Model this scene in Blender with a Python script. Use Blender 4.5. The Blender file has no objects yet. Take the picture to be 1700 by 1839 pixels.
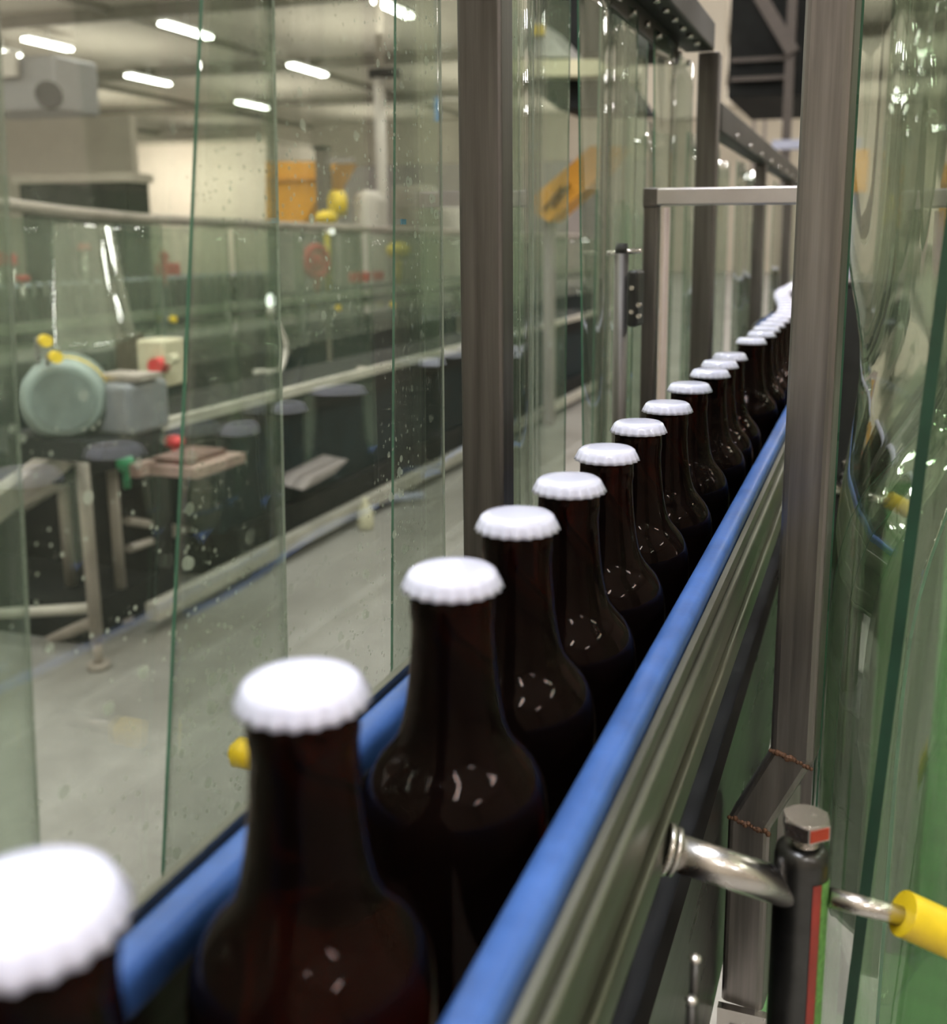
import bpy, bmesh, math, random
from mathutils import Vector, Matrix
random.seed(7)
sc = bpy.context.scene
COL = sc.collection
Z0 = 1.35                                  # camera height above the floor (m)
# ------------------------------------------------------------------ camera
W, H = 1700.0, 1839.0
F, CX, CY, VX, VY = 1850.0, 950.0, 780.0, 1580.0, 430.0
PITCH = math.atan((CY - VY) / F)
YAW = math.atan((VX - CX) / math.hypot(F, CY - VY))
fw = Vector((-math.sin(YAW) * math.cos(PITCH), math.cos(YAW) * math.cos(PITCH), -math.sin(PITCH)))
rt = Vector((math.cos(YAW), math.sin(YAW), 0))
up = rt.cross(fw)
cd = bpy.data.cameras.new('camera'); cam = bpy.data.objects.new('camera', cd); COL.objects.link(cam)
cam.matrix_world = Matrix(((rt.x, up.x, -fw.x, 0), (rt.y, up.y, -fw.y, 0), (rt.z, up.z, -fw.z, Z0), (0, 0, 0, 1)))
cd.sensor_fit = 'AUTO'; cd.sensor_width = 36; cd.lens = F / H * 36
cd.shift_x = (W / 2 - CX) / H; cd.shift_y = -(H / 2 - CY) / H
cd.clip_start = 0.01; cd.clip_end = 200
cd.dof.use_dof = True; cd.dof.focus_distance = 0.58; cd.dof.aperture_fstop = 9.0
sc.camera = cam
def ray(x, y): return fw + rt * ((x - CX) / F) - up * ((y - CY) / F)
def oX(x, y, X): d = ray(x, y); p = d * (X / d.x); p.z += Z0; return p
def oY(x, y, Y): d = ray(x, y); p = d * (Y / d.y); p.z += Z0; return p
def oZ(x, y, h): d = ray(x, y); p = d * (h / d.z); p.z += Z0; return p

# ------------------------------------------------------------------ helpers
def tag(o, label=None, cat=None, group=None, kind=None):
    if label: o['label'] = label
    if cat: o['category'] = cat
    if group: o['group'] = group
    if kind: o['kind'] = kind
    return o
def thing(name, label, cat, loc=(0, 0, 0), group=None):
    o = bpy.data.objects.new(name, None); COL.objects.link(o); o.location = loc; o.empty_display_size = .05
    return tag(o, label, cat, group)
class MB:
    def __init__(s): s.bm = bmesh.new()
    def box(s, a, b, mi=0, rz=0.0, bev=0.0):
        a, b = Vector(a), Vector(b); c = (a + b) / 2; d = b - a
        m = Matrix.Translation(c) @ Matrix.Rotation(rz, 4, 'Z') @ Matrix.Diagonal((abs(d.x), abs(d.y), abs(d.z), 1))
        r = bmesh.ops.create_cube(s.bm, size=1, matrix=m)
        vs = r['verts']; fs = {f for v in vs for f in v.link_faces}
        for f in fs: f.material_index = mi
        if bev:
            es = list({e for v in vs for e in v.link_edges})
            g = bmesh.ops.bevel(s.bm, geom=es, offset=bev, segments=3, profile=.5, affect='EDGES')
            for f in g['faces']: f.material_index = mi; f.smooth = True
        return s
    def obox(s, p, q, w, h, mi=0, bev=0.0):           # square bar from p to q
        p, q = Vector(p), Vector(q); d = q - p; L = d.length
        m = Matrix.Translation((p + q) / 2) @ d.to_track_quat('Z', 'X').to_matrix().to_4x4() @ Matrix.Diagonal((w, h, L, 1))
        r = bmesh.ops.create_cube(s.bm, size=1, matrix=m); vs = r['verts']
        for f in {f for v in vs for f in v.link_faces}: f.material_index = mi
        if bev:
            g = bmesh.ops.bevel(s.bm, geom=list({e for v in vs for e in v.link_edges}), offset=bev, segments=2, profile=.5, affect='EDGES')
            for f in g['faces']: f.material_index = mi
        return s
    def cyl(s, p, q, r, r2=None, n=24, mi=0):
        p, q = Vector(p), Vector(q); d = q - p
        m = Matrix.Translation((p + q) / 2) @ d.to_track_quat('Z', 'X').to_matrix().to_4x4()
        g = bmesh.ops.create_cone(s.bm, cap_ends=True, segments=n, radius1=r, radius2=r if r2 is None else r2, depth=d.length, matrix=m)
        for f in {f for v in g['verts'] for f in v.link_faces}:
            f.material_index = mi
            if len(f.verts) == 4: f.smooth = True
        return s
    def ball(s, c, r, sc_=(1, 1, 1), mi=0, n=20):
        m = Matrix.Translation(c) @ Matrix.Diagonal((*sc_, 1))
        g = bmesh.ops.create_uvsphere(s.bm, u_segments=n, v_segments=n // 2, radius=r, matrix=m)
        for f in {f for v in g['verts'] for f in v.link_faces}: f.material_index = mi; f.smooth = True
        return s
    def tube(s, pts, r, n=12, mi=0):
        pts = [Vector(p) for p in pts]; rings = []
        for i, p in enumerate(pts):
            t = (pts[min(i + 1, len(pts) - 1)] - pts[max(i - 1, 0)]).normalized()
            a = t.cross(Vector((0, 0, 1)))
            if a.length < .01: a = t.cross(Vector((1, 0, 0)))
            a.normalize(); b = a.cross(t)
            rings.append([s.bm.verts.new(p + (a * math.cos(k * 2 * math.pi / n) + b * math.sin(k * 2 * math.pi / n)) * r) for k in range(n)])
        for i in range(len(rings) - 1):
            for k in range(n):
                f = s.bm.faces.new((rings[i][k], rings[i][(k + 1) % n], rings[i + 1][(k + 1) % n], rings[i + 1][k])); f.smooth = True; f.material_index = mi
        f = s.bm.faces.new(rings[0][::-1]); f.material_index = mi
        f = s.bm.faces.new(rings[-1]); f.material_index = mi
        return s
    def lathe(s, prof, n=32, c=(0, 0, 0), mi=0, wob=None):       # prof: (radius, z); closed at the axis
        c = Vector(c); rings = []
        for (r, z) in prof:
            if r < 1e-6: rings.append([s.bm.verts.new(c + Vector((0, 0, z)))]); continue
            ring = []
            for k in range(n):
                a = 2 * math.pi * k / n
                rr = r + (wob(a, z) if wob else 0)
                ring.append(s.bm.verts.new(c + Vector((rr * math.cos(a), rr * math.sin(a), z))))
            rings.append(ring)
        for A, B in zip(rings, rings[1:]):
            for k in range(n):
                if len(A) == 1 and len(B) == 1: continue
                if len(A) == 1: vs = (A[0], B[(k + 1) % n], B[k])
                elif len(B) == 1: vs = (A[k], A[(k + 1) % n], B[0])
                else: vs = (A[k], A[(k + 1) % n], B[(k + 1) % n], B[k])
                f = s.bm.faces.new(vs); f.smooth = True; f.material_index = mi
        return s
    def prism(s, poly, ext, mi=0):                               # polygon (list of 3-D points) extruded by a vector
        ext = Vector(ext); A = [s.bm.verts.new(Vector(p)) for p in poly]; B = [s.bm.verts.new(Vector(p) + ext) for p in poly]
        fs = [s.bm.faces.new(A[::-1]), s.bm.faces.new(B)]
        for i in range(len(A)): fs.append(s.bm.faces.new((A[i], A[(i + 1) % len(A)], B[(i + 1) % len(A)], B[i])))
        for f in fs: f.material_index = mi
        return s
    def obj(s, name, mats, parent=None, recalc=True):
        if recalc: bmesh.ops.recalc_face_normals(s.bm, faces=s.bm.faces)
        me = bpy.data.meshes.new(name); s.bm.to_mesh(me); s.bm.free()
        for m in (mats if isinstance(mats, (list, tuple)) else [mats]): me.materials.append(m)
        o = bpy.data.objects.new(name, me); COL.objects.link(o)
        if parent:
            o.parent = parent
            acc = Vector(); p = parent
            while p: acc += p.location; p = p.parent
            me.transform(Matrix.Translation(-acc))
        return o
def solo(name, mb, mats, label, cat, group=None): return tag(mb.obj(name, mats), label, cat, group)
def struct(name, mb, m): return tag(mb.obj(name, m), kind='structure')
def dup(root, loc, label=None):
    r = root.copy(); COL.objects.link(r); r.location = loc
    if label: r['label'] = label
    for ch in list(root.children):
        c = ch.copy(); COL.objects.link(c); c.parent = r
        for g in list(ch.children):
            d = g.copy(); COL.objects.link(d); d.parent = c
    return r
# ------------------------------------------------------------------ materials
def nt(name):
    m = bpy.data.materials.new(name); m.use_nodes = True; t = m.node_tree; t.nodes.clear()
    o = t.nodes.new('ShaderNodeOutputMaterial'); return m, t, o
def N(t, typ, **kw):
    n = t.nodes.new(typ)
    for k, v in kw.items():
        if k in n.inputs: n.inputs[k].default_value = v
        else: setattr(n, k, v)
    return n
def noise(t, scale, detail=4, rough=.6, vec=None, stretch=None):
    n = N(t, 'ShaderNodeTexNoise', Scale=scale, Detail=detail, Roughness=rough)
    tc = N(t, 'ShaderNodeTexCoord'); src = tc.outputs['Object']
    if stretch:
        mp = N(t, 'ShaderNodeMapping', Scale=stretch); t.links.new(src, mp.inputs['Vector']); src = mp.outputs['Vector']
    t.links.new(src, n.inputs['Vector']); return n
def ramp(t, src, stops):
    r = t.nodes.new('ShaderNodeValToRGB'); el = r.color_ramp.elements
    while len(el) < len(stops): el.new(.5)
    for e, (p, c) in zip(el, stops): e.position = p; e.color = (*c, 1) if len(c) == 3 else c
    t.links.new(src, r.inputs['Fac']); return r
def pbr(name, col, rough=.5, metal=0.0, var=.15, scale=20, rvar=.1, bump=0.0, stretch=None, spec=.5, coat=0.0, detail=4):
    m, t, o = nt(name)
    b = N(t, 'ShaderNodeBsdfPrincipled', Metallic=metal); b.inputs['Specular IOR Level'].default_value = spec
    b.inputs['Coat Weight'].default_value = coat
    n = noise(t, scale, detail=detail, stretch=stretch)
    lo = tuple(max(0, c * (1 - var)) for c in col); hi = tuple(min(1, c * (1 + var)) for c in col)
    r = ramp(t, n.outputs['Fac'], [(.3, lo), (.7, hi)]); t.links.new(r.outputs['Color'], b.inputs['Base Color'])
    rr = N(t, 'ShaderNodeMapRange'); rr.inputs['To Min'].default_value = max(.02, rough - rvar); rr.inputs['To Max'].default_value = min(1, rough + rvar)
    t.links.new(n.outputs['Fac'], rr.inputs['Value']); t.links.new(rr.outputs['Result'], b.inputs['Roughness'])
    if bump:
        bp = N(t, 'ShaderNodeBump', Strength=bump, Distance=.002); t.links.new(n.outputs['Fac'], bp.inputs['Height']); t.links.new(bp.outputs['Normal'], b.inputs['Normal'])
    t.links.new(b.outputs['BSDF'], o.inputs['Surface']); return m
def emit(name, col, s):
    m, t, o = nt(name); e = N(t, 'ShaderNodeEmission', Strength=s); e.inputs['Color'].default_value = (*col, 1)
    t.links.new(e.outputs['Emission'], o.inputs['Surface']); return m
def pvc(name, tint, haze, hazecol, refl=1.75, spots=0.0, dirt=.5, bump=.05):
    """clear flexible PVC: tinted see-through film with Fresnel gloss, a thin film of dust and water marks"""
    m, t, o = nt(name); L = t.links.new
    tr = N(t, 'ShaderNodeBsdfTransparent'); tr.inputs['Color'].default_value = (*tint, 1)
    df = N(t, 'ShaderNodeBsdfDiffuse'); df.inputs['Color'].default_value = (*hazecol, 1)
    tl = N(t, 'ShaderNodeBsdfTranslucent'); tl.inputs['Color'].default_value = (*hazecol, 1)
    dm = N(t, 'ShaderNodeMixShader', Fac=.5); L(df.outputs[0], dm.inputs[1]); L(tl.outputs[0], dm.inputs[2])
    nz = noise(t, 9, 6, .7, stretch=(1, 1, .25))
    mr = N(t, 'ShaderNodeMapRange'); mr.inputs['From Min'].default_value = .3; mr.inputs['From Max'].default_value = .75
    mr.inputs['To Min'].default_value = haze * (1 - dirt); mr.inputs['To Max'].default_value = haze * (1 + dirt)
    L(nz.outputs['Fac'], mr.inputs['Value']); fac = mr.outputs['Result']
    if spots:
        tc = N(t, 'ShaderNodeTexCoord')
        for sc2, r0, r1, amt in ((85, .16, .24, 1.0), (210, .13, .2, 1.0), (36, .12, .15, .8)):
            v = N(t, 'ShaderNodeTexVoronoi', Scale=sc2); L(tc.outputs['Object'], v.inputs['Vector'])
            up_ = N(t, 'ShaderNodeMath', operation='COMPARE'); up_.inputs[1].default_value = r0; up_.inputs[2].default_value = (r1 - r0)
            L(v.outputs['Distance'], up_.inputs[0])
            sel = N(t, 'ShaderNodeSeparateColor'); L(v.outputs['Color'], sel.inputs[0])
            gt = N(t, 'ShaderNodeMath', operation='GREATER_THAN'); gt.inputs[1].default_value = .72; L(sel.outputs[0], gt.inputs[0])
            nn = noise(t, 4.5, 2); g2 = N(t, 'ShaderNodeMapRange'); g2.inputs['From Min'].default_value = .45; g2.inputs['From Max'].default_value = .65
            L(nn.outputs['Fac'], g2.inputs['Value'])
            a = N(t, 'ShaderNodeMath', operation='MULTIPLY'); L(up_.outputs[0], a.inputs[0]); L(gt.outputs[0], a.inputs[1])
            b = N(t, 'ShaderNodeMath', operation='MULTIPLY'); L(a.outputs[0], b.inputs[0]); L(g2.outputs[0], b.inputs[1])
            c = N(t, 'ShaderNodeMath', operation='MULTIPLY_ADD'); c.inputs[1].default_value = spots * amt; L(b.outputs[0], c.inputs[0]); L(fac, c.inputs[2]); fac = c.outputs[0]
    m1 = N(t, 'ShaderNodeMixShader'); L(fac, m1.inputs[0]); L(tr.outputs[0], m1.inputs[1]); L(dm.outputs[0], m1.inputs[2])
    gl = N(t, 'ShaderNodeBsdfGlossy', Roughness=.03)
    nb = noise(t, 6, 2, .4, stretch=(1, 1, .3)); bp = N(t, 'ShaderNodeBump', Strength=bump, Distance=.01); L(nb.outputs['Fac'], bp.inputs['Height']); L(bp.outputs[0], gl.inputs['Normal'])
    fr = N(t, 'ShaderNodeFresnel', IOR=refl); L(bp.outputs[0], fr.inputs['Normal'])
    geo = N(t, 'ShaderNodeNewGeometry')                         # a film: the same gloss from either side
    dt = N(t, 'ShaderNodeVectorMath', operation='DOT_PRODUCT'); L(geo.outputs['Incoming'], dt.inputs[0]); L(geo.outputs['Normal'], dt.inputs[1])
    ab = N(t, 'ShaderNodeMath', operation='ABSOLUTE'); L(dt.outputs['Value'], ab.inputs[0])
    om = N(t, 'ShaderNodeMath', operation='SUBTRACT'); om.inputs[0].default_value = 1; L(ab.outputs[0], om.inputs[1])
    pw = N(t, 'ShaderNodeMath', operation='POWER'); pw.inputs[1].default_value = 4; L(om.outputs[0], pw.inputs[0])
    f0 = ((refl - 1) / (refl + 1)) ** 2
    ma = N(t, 'ShaderNodeMath', operation='MULTIPLY_ADD'); ma.inputs[1].default_value = .8 - f0; ma.inputs[2].default_value = f0; L(pw.outputs[0], ma.inputs[0])
    m2 = N(t, 'ShaderNodeMixShader'); L(ma.outputs[0], m2.inputs[0]); L(m1.outputs[0], m2.inputs[1]); L(gl.outputs[0], m2.inputs[2])
    L(m2.outputs[0], o.inputs['Surface']); return m

M = {}
M['post'] = pbr('brushed_grey_steel', (.25, .228, .22), .38, .9, .28, 8, .1, .15, (14, 14, .5))
M['dark_post'] = pbr('dark_brushed_steel', (.13, .118, .112), .45, .85, .35, 8, .1, .15, (14, 14, .5))
M['header'] = pbr('blackened_steel', (.035, .033, .029), .5, .5, .3, 8, .1, .1)
M['steel'] = pbr('polished_steel', (.60, .57, .55), .27, 1, .1, 30, .05, .03)
M['channel'] = pbr('stained_steel_channel', (.21, .21, .175), .4, .95, .3, 10, .1, .1, (3, .6, 6))
M['plate'] = pbr('dull_steel_plate', (.075, .075, .075), .3, .95, .3, 14, .1, .1, (2, .5, 3))
M['light_bar'] = pbr('satin_steel_bar', (.62, .58, .58), .35, .8, .08, 20, .08)
M['blue'] = pbr('blue_polyethylene', (.042, .105, .31), .38, 0, .22, 55, .12, .12, detail=8)
M['cap'] = pbr('white_enamel', (.60, .60, .74), .18, 0, .02, 30, .04, coat=.5)
M['chain'] = pbr('black_chain', (.012, .012, .013), .5, .2, .3, 40, .1)
M['yellow'] = pbr('yellow_vinyl', (.80, .58, .02), .3, 0, .08, 60, .08, .05)
M['black'] = pbr('black_plastic', (.02, .02, .02), .45, 0, .2, 30)
M['weld'] = pbr('rusty_weld', (.17, .085, .05), .7, .4, .5, 300, .1, .8)
M['bolt_red'] = pbr('red_bolt_face', (.45, .05, .02), .4, .2, .1, 80)
M['stripe_red'] = pbr('red_stripe_finish', (.30, .035, .025), .45, 0, .2, 60)
M['stripe_green'] = pbr('green_stripe_finish', (.12, .30, .07), .6, 0, .35, 400)
m, t, o = nt('amber_glass')
g = N(t, 'ShaderNodeBsdfGlass', Roughness=.02, IOR=1.22); g.inputs['Color'].default_value = (.27, .065, .013, 1)
d = N(t, 'ShaderNodeBsdfPrincipled', Roughness=.06); d.inputs['Specular IOR Level'].default_value = .12; nz = noise(t, 30); r = ramp(t, nz.outputs['Fac'], [(.3, (.004, .0025, .002)), (.7, (.007, .0035, .003))])
t.links.new(r.outputs[0], d.inputs['Base Color'])
mx = N(t, 'ShaderNodeMixShader', Fac=.5); t.links.new(g.outputs[0], mx.inputs[1]); t.links.new(d.outputs[0], mx.inputs[2]); t.links.new(mx.outputs[0], o.inputs['Surface'])
M['amber'] = m
GRN = (.80, .89, .81)
M['pvc'] = pvc('clear_pvc', (.925, .953, .925), .025, (.55, .62, .52), 1.85, .75)
M['pvc_mirror'] = pvc('glossy_green_pvc', (.88, .93, .87), .04, (.36, .44, .34), 4.2, bump=0.0)
M['pvc_far'] = pvc('clear_pvc_folded', (.89, .935, .89), .06, (.46, .58, .46), 1.7)
M['pvc_right'] = pvc('green_tinted_pvc', (.86, .925, .85), .06, (.40, .50, .38), 1.8)
M['pvc_deep'] = pvc('deep_green_pvc', (.50, .78, .45), .07, (.10, .32, .08), 1.5)
M['pvc_hall'] = pvc('hazy_green_pvc', (.86, .91, .86), .19, (.34, .43, .33), 1.45)
M['pvc_edge'] = pbr('cut_pvc_edge', (.05, .16, .10), .3, 0, .3, 30)
M['pvc_edge_dark'] = pbr('thick_pvc_edge', (.012, .05, .028), .3, 0, .3, 30)
M['pvc_edge_light'] = pbr('bright_pvc_edge', (.80, .85, .76), .25, 0, .1, 30)

# ================================================================== the hall
def concrete():
    m, t, o = nt('stained_concrete'); b = N(t, 'ShaderNodeBsdfPrincipled', Roughness=.55)
    n1 = noise(t, .9, 8, .65); n2 = noise(t, 14, 6, .7)
    r1 = ramp(t, n1.outputs['Fac'], [(.3, (.16, .152, .135)), (.5, (.255, .247, .226)), (.72, (.315, .307, .285))])
    r2 = ramp(t, n2.outputs['Fac'], [(.3, (.8, .8, .8)), (.7, (1, 1, 1))])
    mx = N(t, 'ShaderNodeMix', data_type='RGBA', blend_type='MULTIPLY'); mx.inputs[0].default_value = 1
    t.links.new(r1.outputs[0], mx.inputs[6]); t.links.new(r2.outputs[0], mx.inputs[7]); t.links.new(mx.outputs[2], b.inputs['Base Color'])
    t.links.new(b.outputs[0], o.inputs['Surface']); return m
M['floor'] = concrete()
M['wall'] = pbr('beige_wall', (.53, .48, .40), .8, 0, .06, 1.5)
M['ceil'] = pbr('beige_ceiling', (.45, .405, .335), .8, 0, .06, 2)
M['beam'] = pbr('dark_ceiling_beam', (.16, .14, .11), .7, 0, .1, 3)
M['palewall'] = pbr('pale_panel', (.78, .70, .60), .7, 0, .05, 2)
X0, X1, Y0_, Y1, ZC = -44.0, 9.0, -7.0, 44.0, 6.55
struct('floor', MB().box((X0, Y0_, -.1), (X1, Y1, 0)), M['floor'])
struct('ceiling', MB().box((X0, Y0_, ZC), (X1, Y1, ZC + .15)), M['ceil'])
struct('wall_far', MB().box((X0, Y1, 0), (X1, Y1 + .2, ZC)), M['wall'])
struct('wall_left', MB().box((X0 - .2, Y0_, 0), (X0, Y1, ZC)), M['wall'])
struct('wall_right', MB().box((X1, Y0_, 0), (X1 + .2, Y1, ZC)), M['wall'])
struct('wall_back', MB().box((X0, Y0_ - .2, 0), (X1, Y0_, ZC)), M['wall'])
k = 0
for y in (13, 20.5, 28, 35.5):
    k += 1; struct('trim_%d' % k, MB().box((X0, y, ZC - .28), (X1, y + .16, ZC)), M['beam'])
for x in (-34, -25.5, -17, -8.5):
    k += 1; struct('trim_%d' % k, MB().box((x, Y0_, ZC - .16), (x + .12, Y1, ZC)), M['beam'])

# ------------------------------------------------------------------ ceiling lights
M['tube'] = emit('lamp_tube', (1, .97, .9), 55)
M['housing'] = pbr('lamp_housing', (.75, .75, .72), .5, 0, .05, 5)
HC = ZC - Z0 - .35
lamps = [((295, 42), (372, 68), 'long tube light on the ceiling left of the first green strip edge'),
         ((235, 135), (297, 152), 'ceiling light above the pale wall, left of the first strip edge'),
         ((25, 72), (145, 88), 'wide ceiling light at the far upper left'),
         ((428, 181), (478, 197), 'small distant ceiling light between the first two strip edges'),
         ((524, 116), (580, 136), 'ceiling light right of the second strip edge'),
         ((668, 3), (742, 30), 'ceiling light at the top edge, cut by the dark green strip edge'),
         ((-10, 88), (20, 102), 'ceiling light cut off by the left edge of the photo')]
def lamp(a, b, label):
    c = (a + b) / 2; d = (b - a)
    t = thing('ceiling_light', label, 'light', (c.x, c.y, ZC - .35), 'fluorescent ceiling lights')
    L = d.length
    MB().box((c.x - .14, c.y - L / 2, c.z + .05), (c.x + .14, c.y + L / 2, c.z + .12)).box((c.x - .02, c.y - .02, c.z + .12), (c.x + .02, c.y + .02, ZC)).obj('housing', M['housing'], t)
    for s in (-1, 1): MB().cyl((c.x + s * .07, c.y - L / 2, c.z), (c.x + s * .07, c.y + L / 2, c.z), .035, n=10).obj('lamp_tube', M['tube'], t)
for a, b, lab in lamps:
    p = oZ(*a, HC); q = oZ(*b, HC); c = (p + q) / 2; L = max(1.0, min(1.9, abs(q.y - p.y)))
    lamp(Vector((c.x, c.y - L / 2, c.z)), Vector((c.x, c.y + L / 2, c.z)), lab)
def area(x, y, z, sx, sy, power, col=(1, .96, .9)):
    l = bpy.data.lights.new('fluorescent', 'AREA'); l.shape = 'RECTANGLE'; l.size = sx; l.size_y = sy; l.energy = power; l.color = col  # one name for the ceiling lamps and the added fill lamps
    o = bpy.data.objects.new('fluorescent', l); o.location = (x, y, z); COL.objects.link(o)
for x in (-36, -28, -20, -12.5, -6.5, -2.2, 2.0, 6.0):
    for y in (-4, .6, 5, 10, 16.5, 24, 32, 40):
        area(x, y, ZC - .4, .25, 1.6, 260, (1, .975, .945))
        u_ = bpy.data.lights.new('ceiling_fill_up', 'AREA'); u_.shape = 'RECTANGLE'; u_.size = 3.5; u_.size_y = 3.5; u_.energy = 300; u_.color = (1, .95, .88)
        uo = bpy.data.objects.new('ceiling_fill_up', u_); uo.location = (x, y, ZC - 1.9); uo.rotation_euler = (math.pi, 0, 0); COL.objects.link(uo)  # upward fill lights added to brighten the ceiling, no fixture there
area(-.2, .9, ZC - .5, .3, 1.6, 420, (.88, .93, 1))
area(-.9, -.8, ZC - .5, .3, 1.6, 300, (.88, .93, 1))
area(-.2, .55, 3.0, .2, 1.2, 13, (.84, .89, 1))  # low unseen lamp added over the row to brighten the caps

# ================================================================== the bottling line
RX, CAPH = -.1205, -.100
XR, XL = -.078, -.165                                    # right and left guide rails
# bottle prototype, base at z = 0, total height .231
HB = .231
prof = [(0, .0), (.024, .0), (.0285, .002), (.0303, .006), (.0305, .012), (.0305, .146), (.0303, .151), (.0297, .156), (.0287, .160), (.0272, .1635), (.0250, .167),
        (.0224, .170), (.0199, .173), (.0179, .1765), (.0165, .181), (.0153, .187), (.0143, .194), (.0135, .202), (.0130, .209), (.0129, .214), (.0134, .2175),
        (.0132, .2195), (.0130, .228), (.0, .2285)]
def cap_mesh(mb, z, n=84):
    def wob(a, zz):
        f = max(0, min(1, (z + HB - .0018 - zz) / .0045)); return 0.0006 * f * math.cos(21 * a)
    return mb.lathe([(0, z + HB), (.0085, z + HB), (.0122, z + HB - .0003), (.0137, z + HB - .0012), (.0145, z + HB - .0028), (.0152, z + HB - .0046), (.0157, z + HB - .0062),
                     (.0153, z + HB - .0063), (.0134, z + HB - .004), (0, z + HB - .0035)], n, mi=0, wob=wob)
words = ['first', 'second', 'third', 'fourth', 'fifth', 'sixth', 'seventh', 'eighth', 'ninth', 'tenth', 'eleventh', 'twelfth', 'thirteenth', 'fourteenth']
b0 = thing('bottle', 'amber bottle with blurred white crown cap at the lower left corner, nearest of the row', 'bottle', (0, 0, 0), 'capped bottles on the conveyor')
MB().lathe(prof, 40).obj('glass_body', M['amber'], b0)
cap_mesh(MB(), 0).obj('crown_cap', M['cap'], b0)
capsY = [oZ(x, y, CAPH).y for x, y in ((100, 1612), (545, 1215), (800, 1018), (925, 920), (1015, 857), (1083, 802), (1147, 756), (1192, 721), (1238, 687), (1270, 662), (1290, 648), (1310, 633), (1345, 606), (1362, 594))]
for i in range(1, len(capsY)): capsY[i] = max(capsY[i], capsY[i - 1] + .0622)
spots = [(RX + random.uniform(-.002, .002), y) for y in capsY]
def bend(y):
    t = max(0, min(1, (y - 1.45) / .8)); return .062 * t * t * (3 - 2 * t)
y = capsY[-1]
while y < 3.9:
    y += random.uniform(.066, .078); spots.append((RX - bend(y), y))
BZ = Z0 + CAPH - HB
for i, (x, yy) in enumerate(spots):
    if i == 0: b0.location = (x, yy, BZ); continue
    lab = ('%s bottle from the camera, amber with a white crown cap' % words[i]) if i < 14 else 'distant amber bottle with a white crown cap where the row bends away behind the post'
    o = dup(b0, (x, yy, BZ), lab); o.rotation_euler.z = random.uniform(0, 6)

def path(off, y0, y1, step=.1):                           # conveyor centre line with an offset
    out = []; y = y0
    while y < y1 + 1e-6:
        x = RX - bend(y)
        out.append((x + off, y)); y += step
    return out
def sweep(mb, pts, z0, z1, w, mi=0, bev=0):               # rectangular section swept along a plan path
    rings = []
    sec = [(-w / 2, z0), (w / 2, z0), (w / 2, z1), (-w / 2, z1)]
    if bev:
        sec = []
        for cx_, cz_, a0 in ((w / 2 - bev, z0 + bev, -90), (w / 2 - bev, z1 - bev, 0), (-w / 2 + bev, z1 - bev, 90), (-w / 2 + bev, z0 + bev, 180)):
            for j in range(5):
                a = math.radians(a0 + j * 22.5); sec.append((cx_ + bev * math.cos(a), cz_ + bev * math.sin(a)))
    for (x, y) in pts: rings.append([mb.bm.verts.new((x + a, y, z)) for a, z in sec])
    n = len(sec)
    for A, B in zip(rings, rings[1:]):
        for k in range(n):
            f = mb.bm.faces.new((A[k], A[(k + 1) % n], B[(k + 1) % n], B[k])); f.material_index = mi; f.smooth = bool(bev)
    for R_ in (rings[0][::-1], rings[-1]): f = mb.bm.faces.new(R_); f.material_index = mi
    return mb
# conveyor body
cv = thing('bottle_conveyor', 'steel bottle conveyor running away under the row of capped bottles', 'conveyor', (RX, .5, 0))
sweep(MB(), path(0, -.5, 4.2), BZ - .012, BZ - .0003, .082).obj('chain_belt', M['chain'], cv)
sweep(MB(), path(.044, -.5, 4.2), BZ - .16, BZ + .004, .006).obj('side_plate', M['plate'], cv)
sweep(MB(), path(-.044, -.5, 4.2), BZ - .16, BZ + .004, .006).obj('side_plate', M['plate'], cv)
sweep(MB(), path(.0, -.5, 4.2), BZ - .15, BZ - .14, .075).obj('return_tray', M['plate'], cv)
for yy in (-.3, 2.2, 3.9):
    mb = MB(); mb.box((RX - .03, yy - .025, 0), (RX + .03, yy + .025, BZ - .14)); mb.obj('leg', M['post'], cv)
# guide rails
def guide(side, xr, label):
    s = 1 if side == 'r' else -1
    t = thing('guide_rail', label, 'rail', (xr, .3, Z0 - .18))
    off = xr - RX
    sweep(MB(), path(off, -.45, 4.2), Z0 - .186, Z0 - .171, .0125, bev=.0045).obj('blue_wear_strip', M['blue'], t)
    mb = MB(); xo = off + s * .0085
    sweep(mb, path(xo, -.45, 4.2), Z0 - .237, Z0 - (.179 if side == 'r' else .170), .003)
    sweep(mb, path(xo + s * .003, -.45, 4.2), Z0 - .237, Z0 - .222, .0045, bev=.0018)
    sweep(mb, path(xo + s * .003, -.45, 4.2), Z0 - .202, Z0 - .187, .0045, bev=.0018)
    sweep(mb, path(xo + s * .0005, -.45, 4.2), Z0 - .2405, Z0 - .2365, .008, bev=.0015)
    mb.obj('steel_channel', M['channel'], t)
    return t
guide('r', XR, 'blue topped guide rail on the right side of the bottles with a grey-green steel face')
guide('l', XL, 'blue topped guide rail on the left, partly behind the first bottles')
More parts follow.
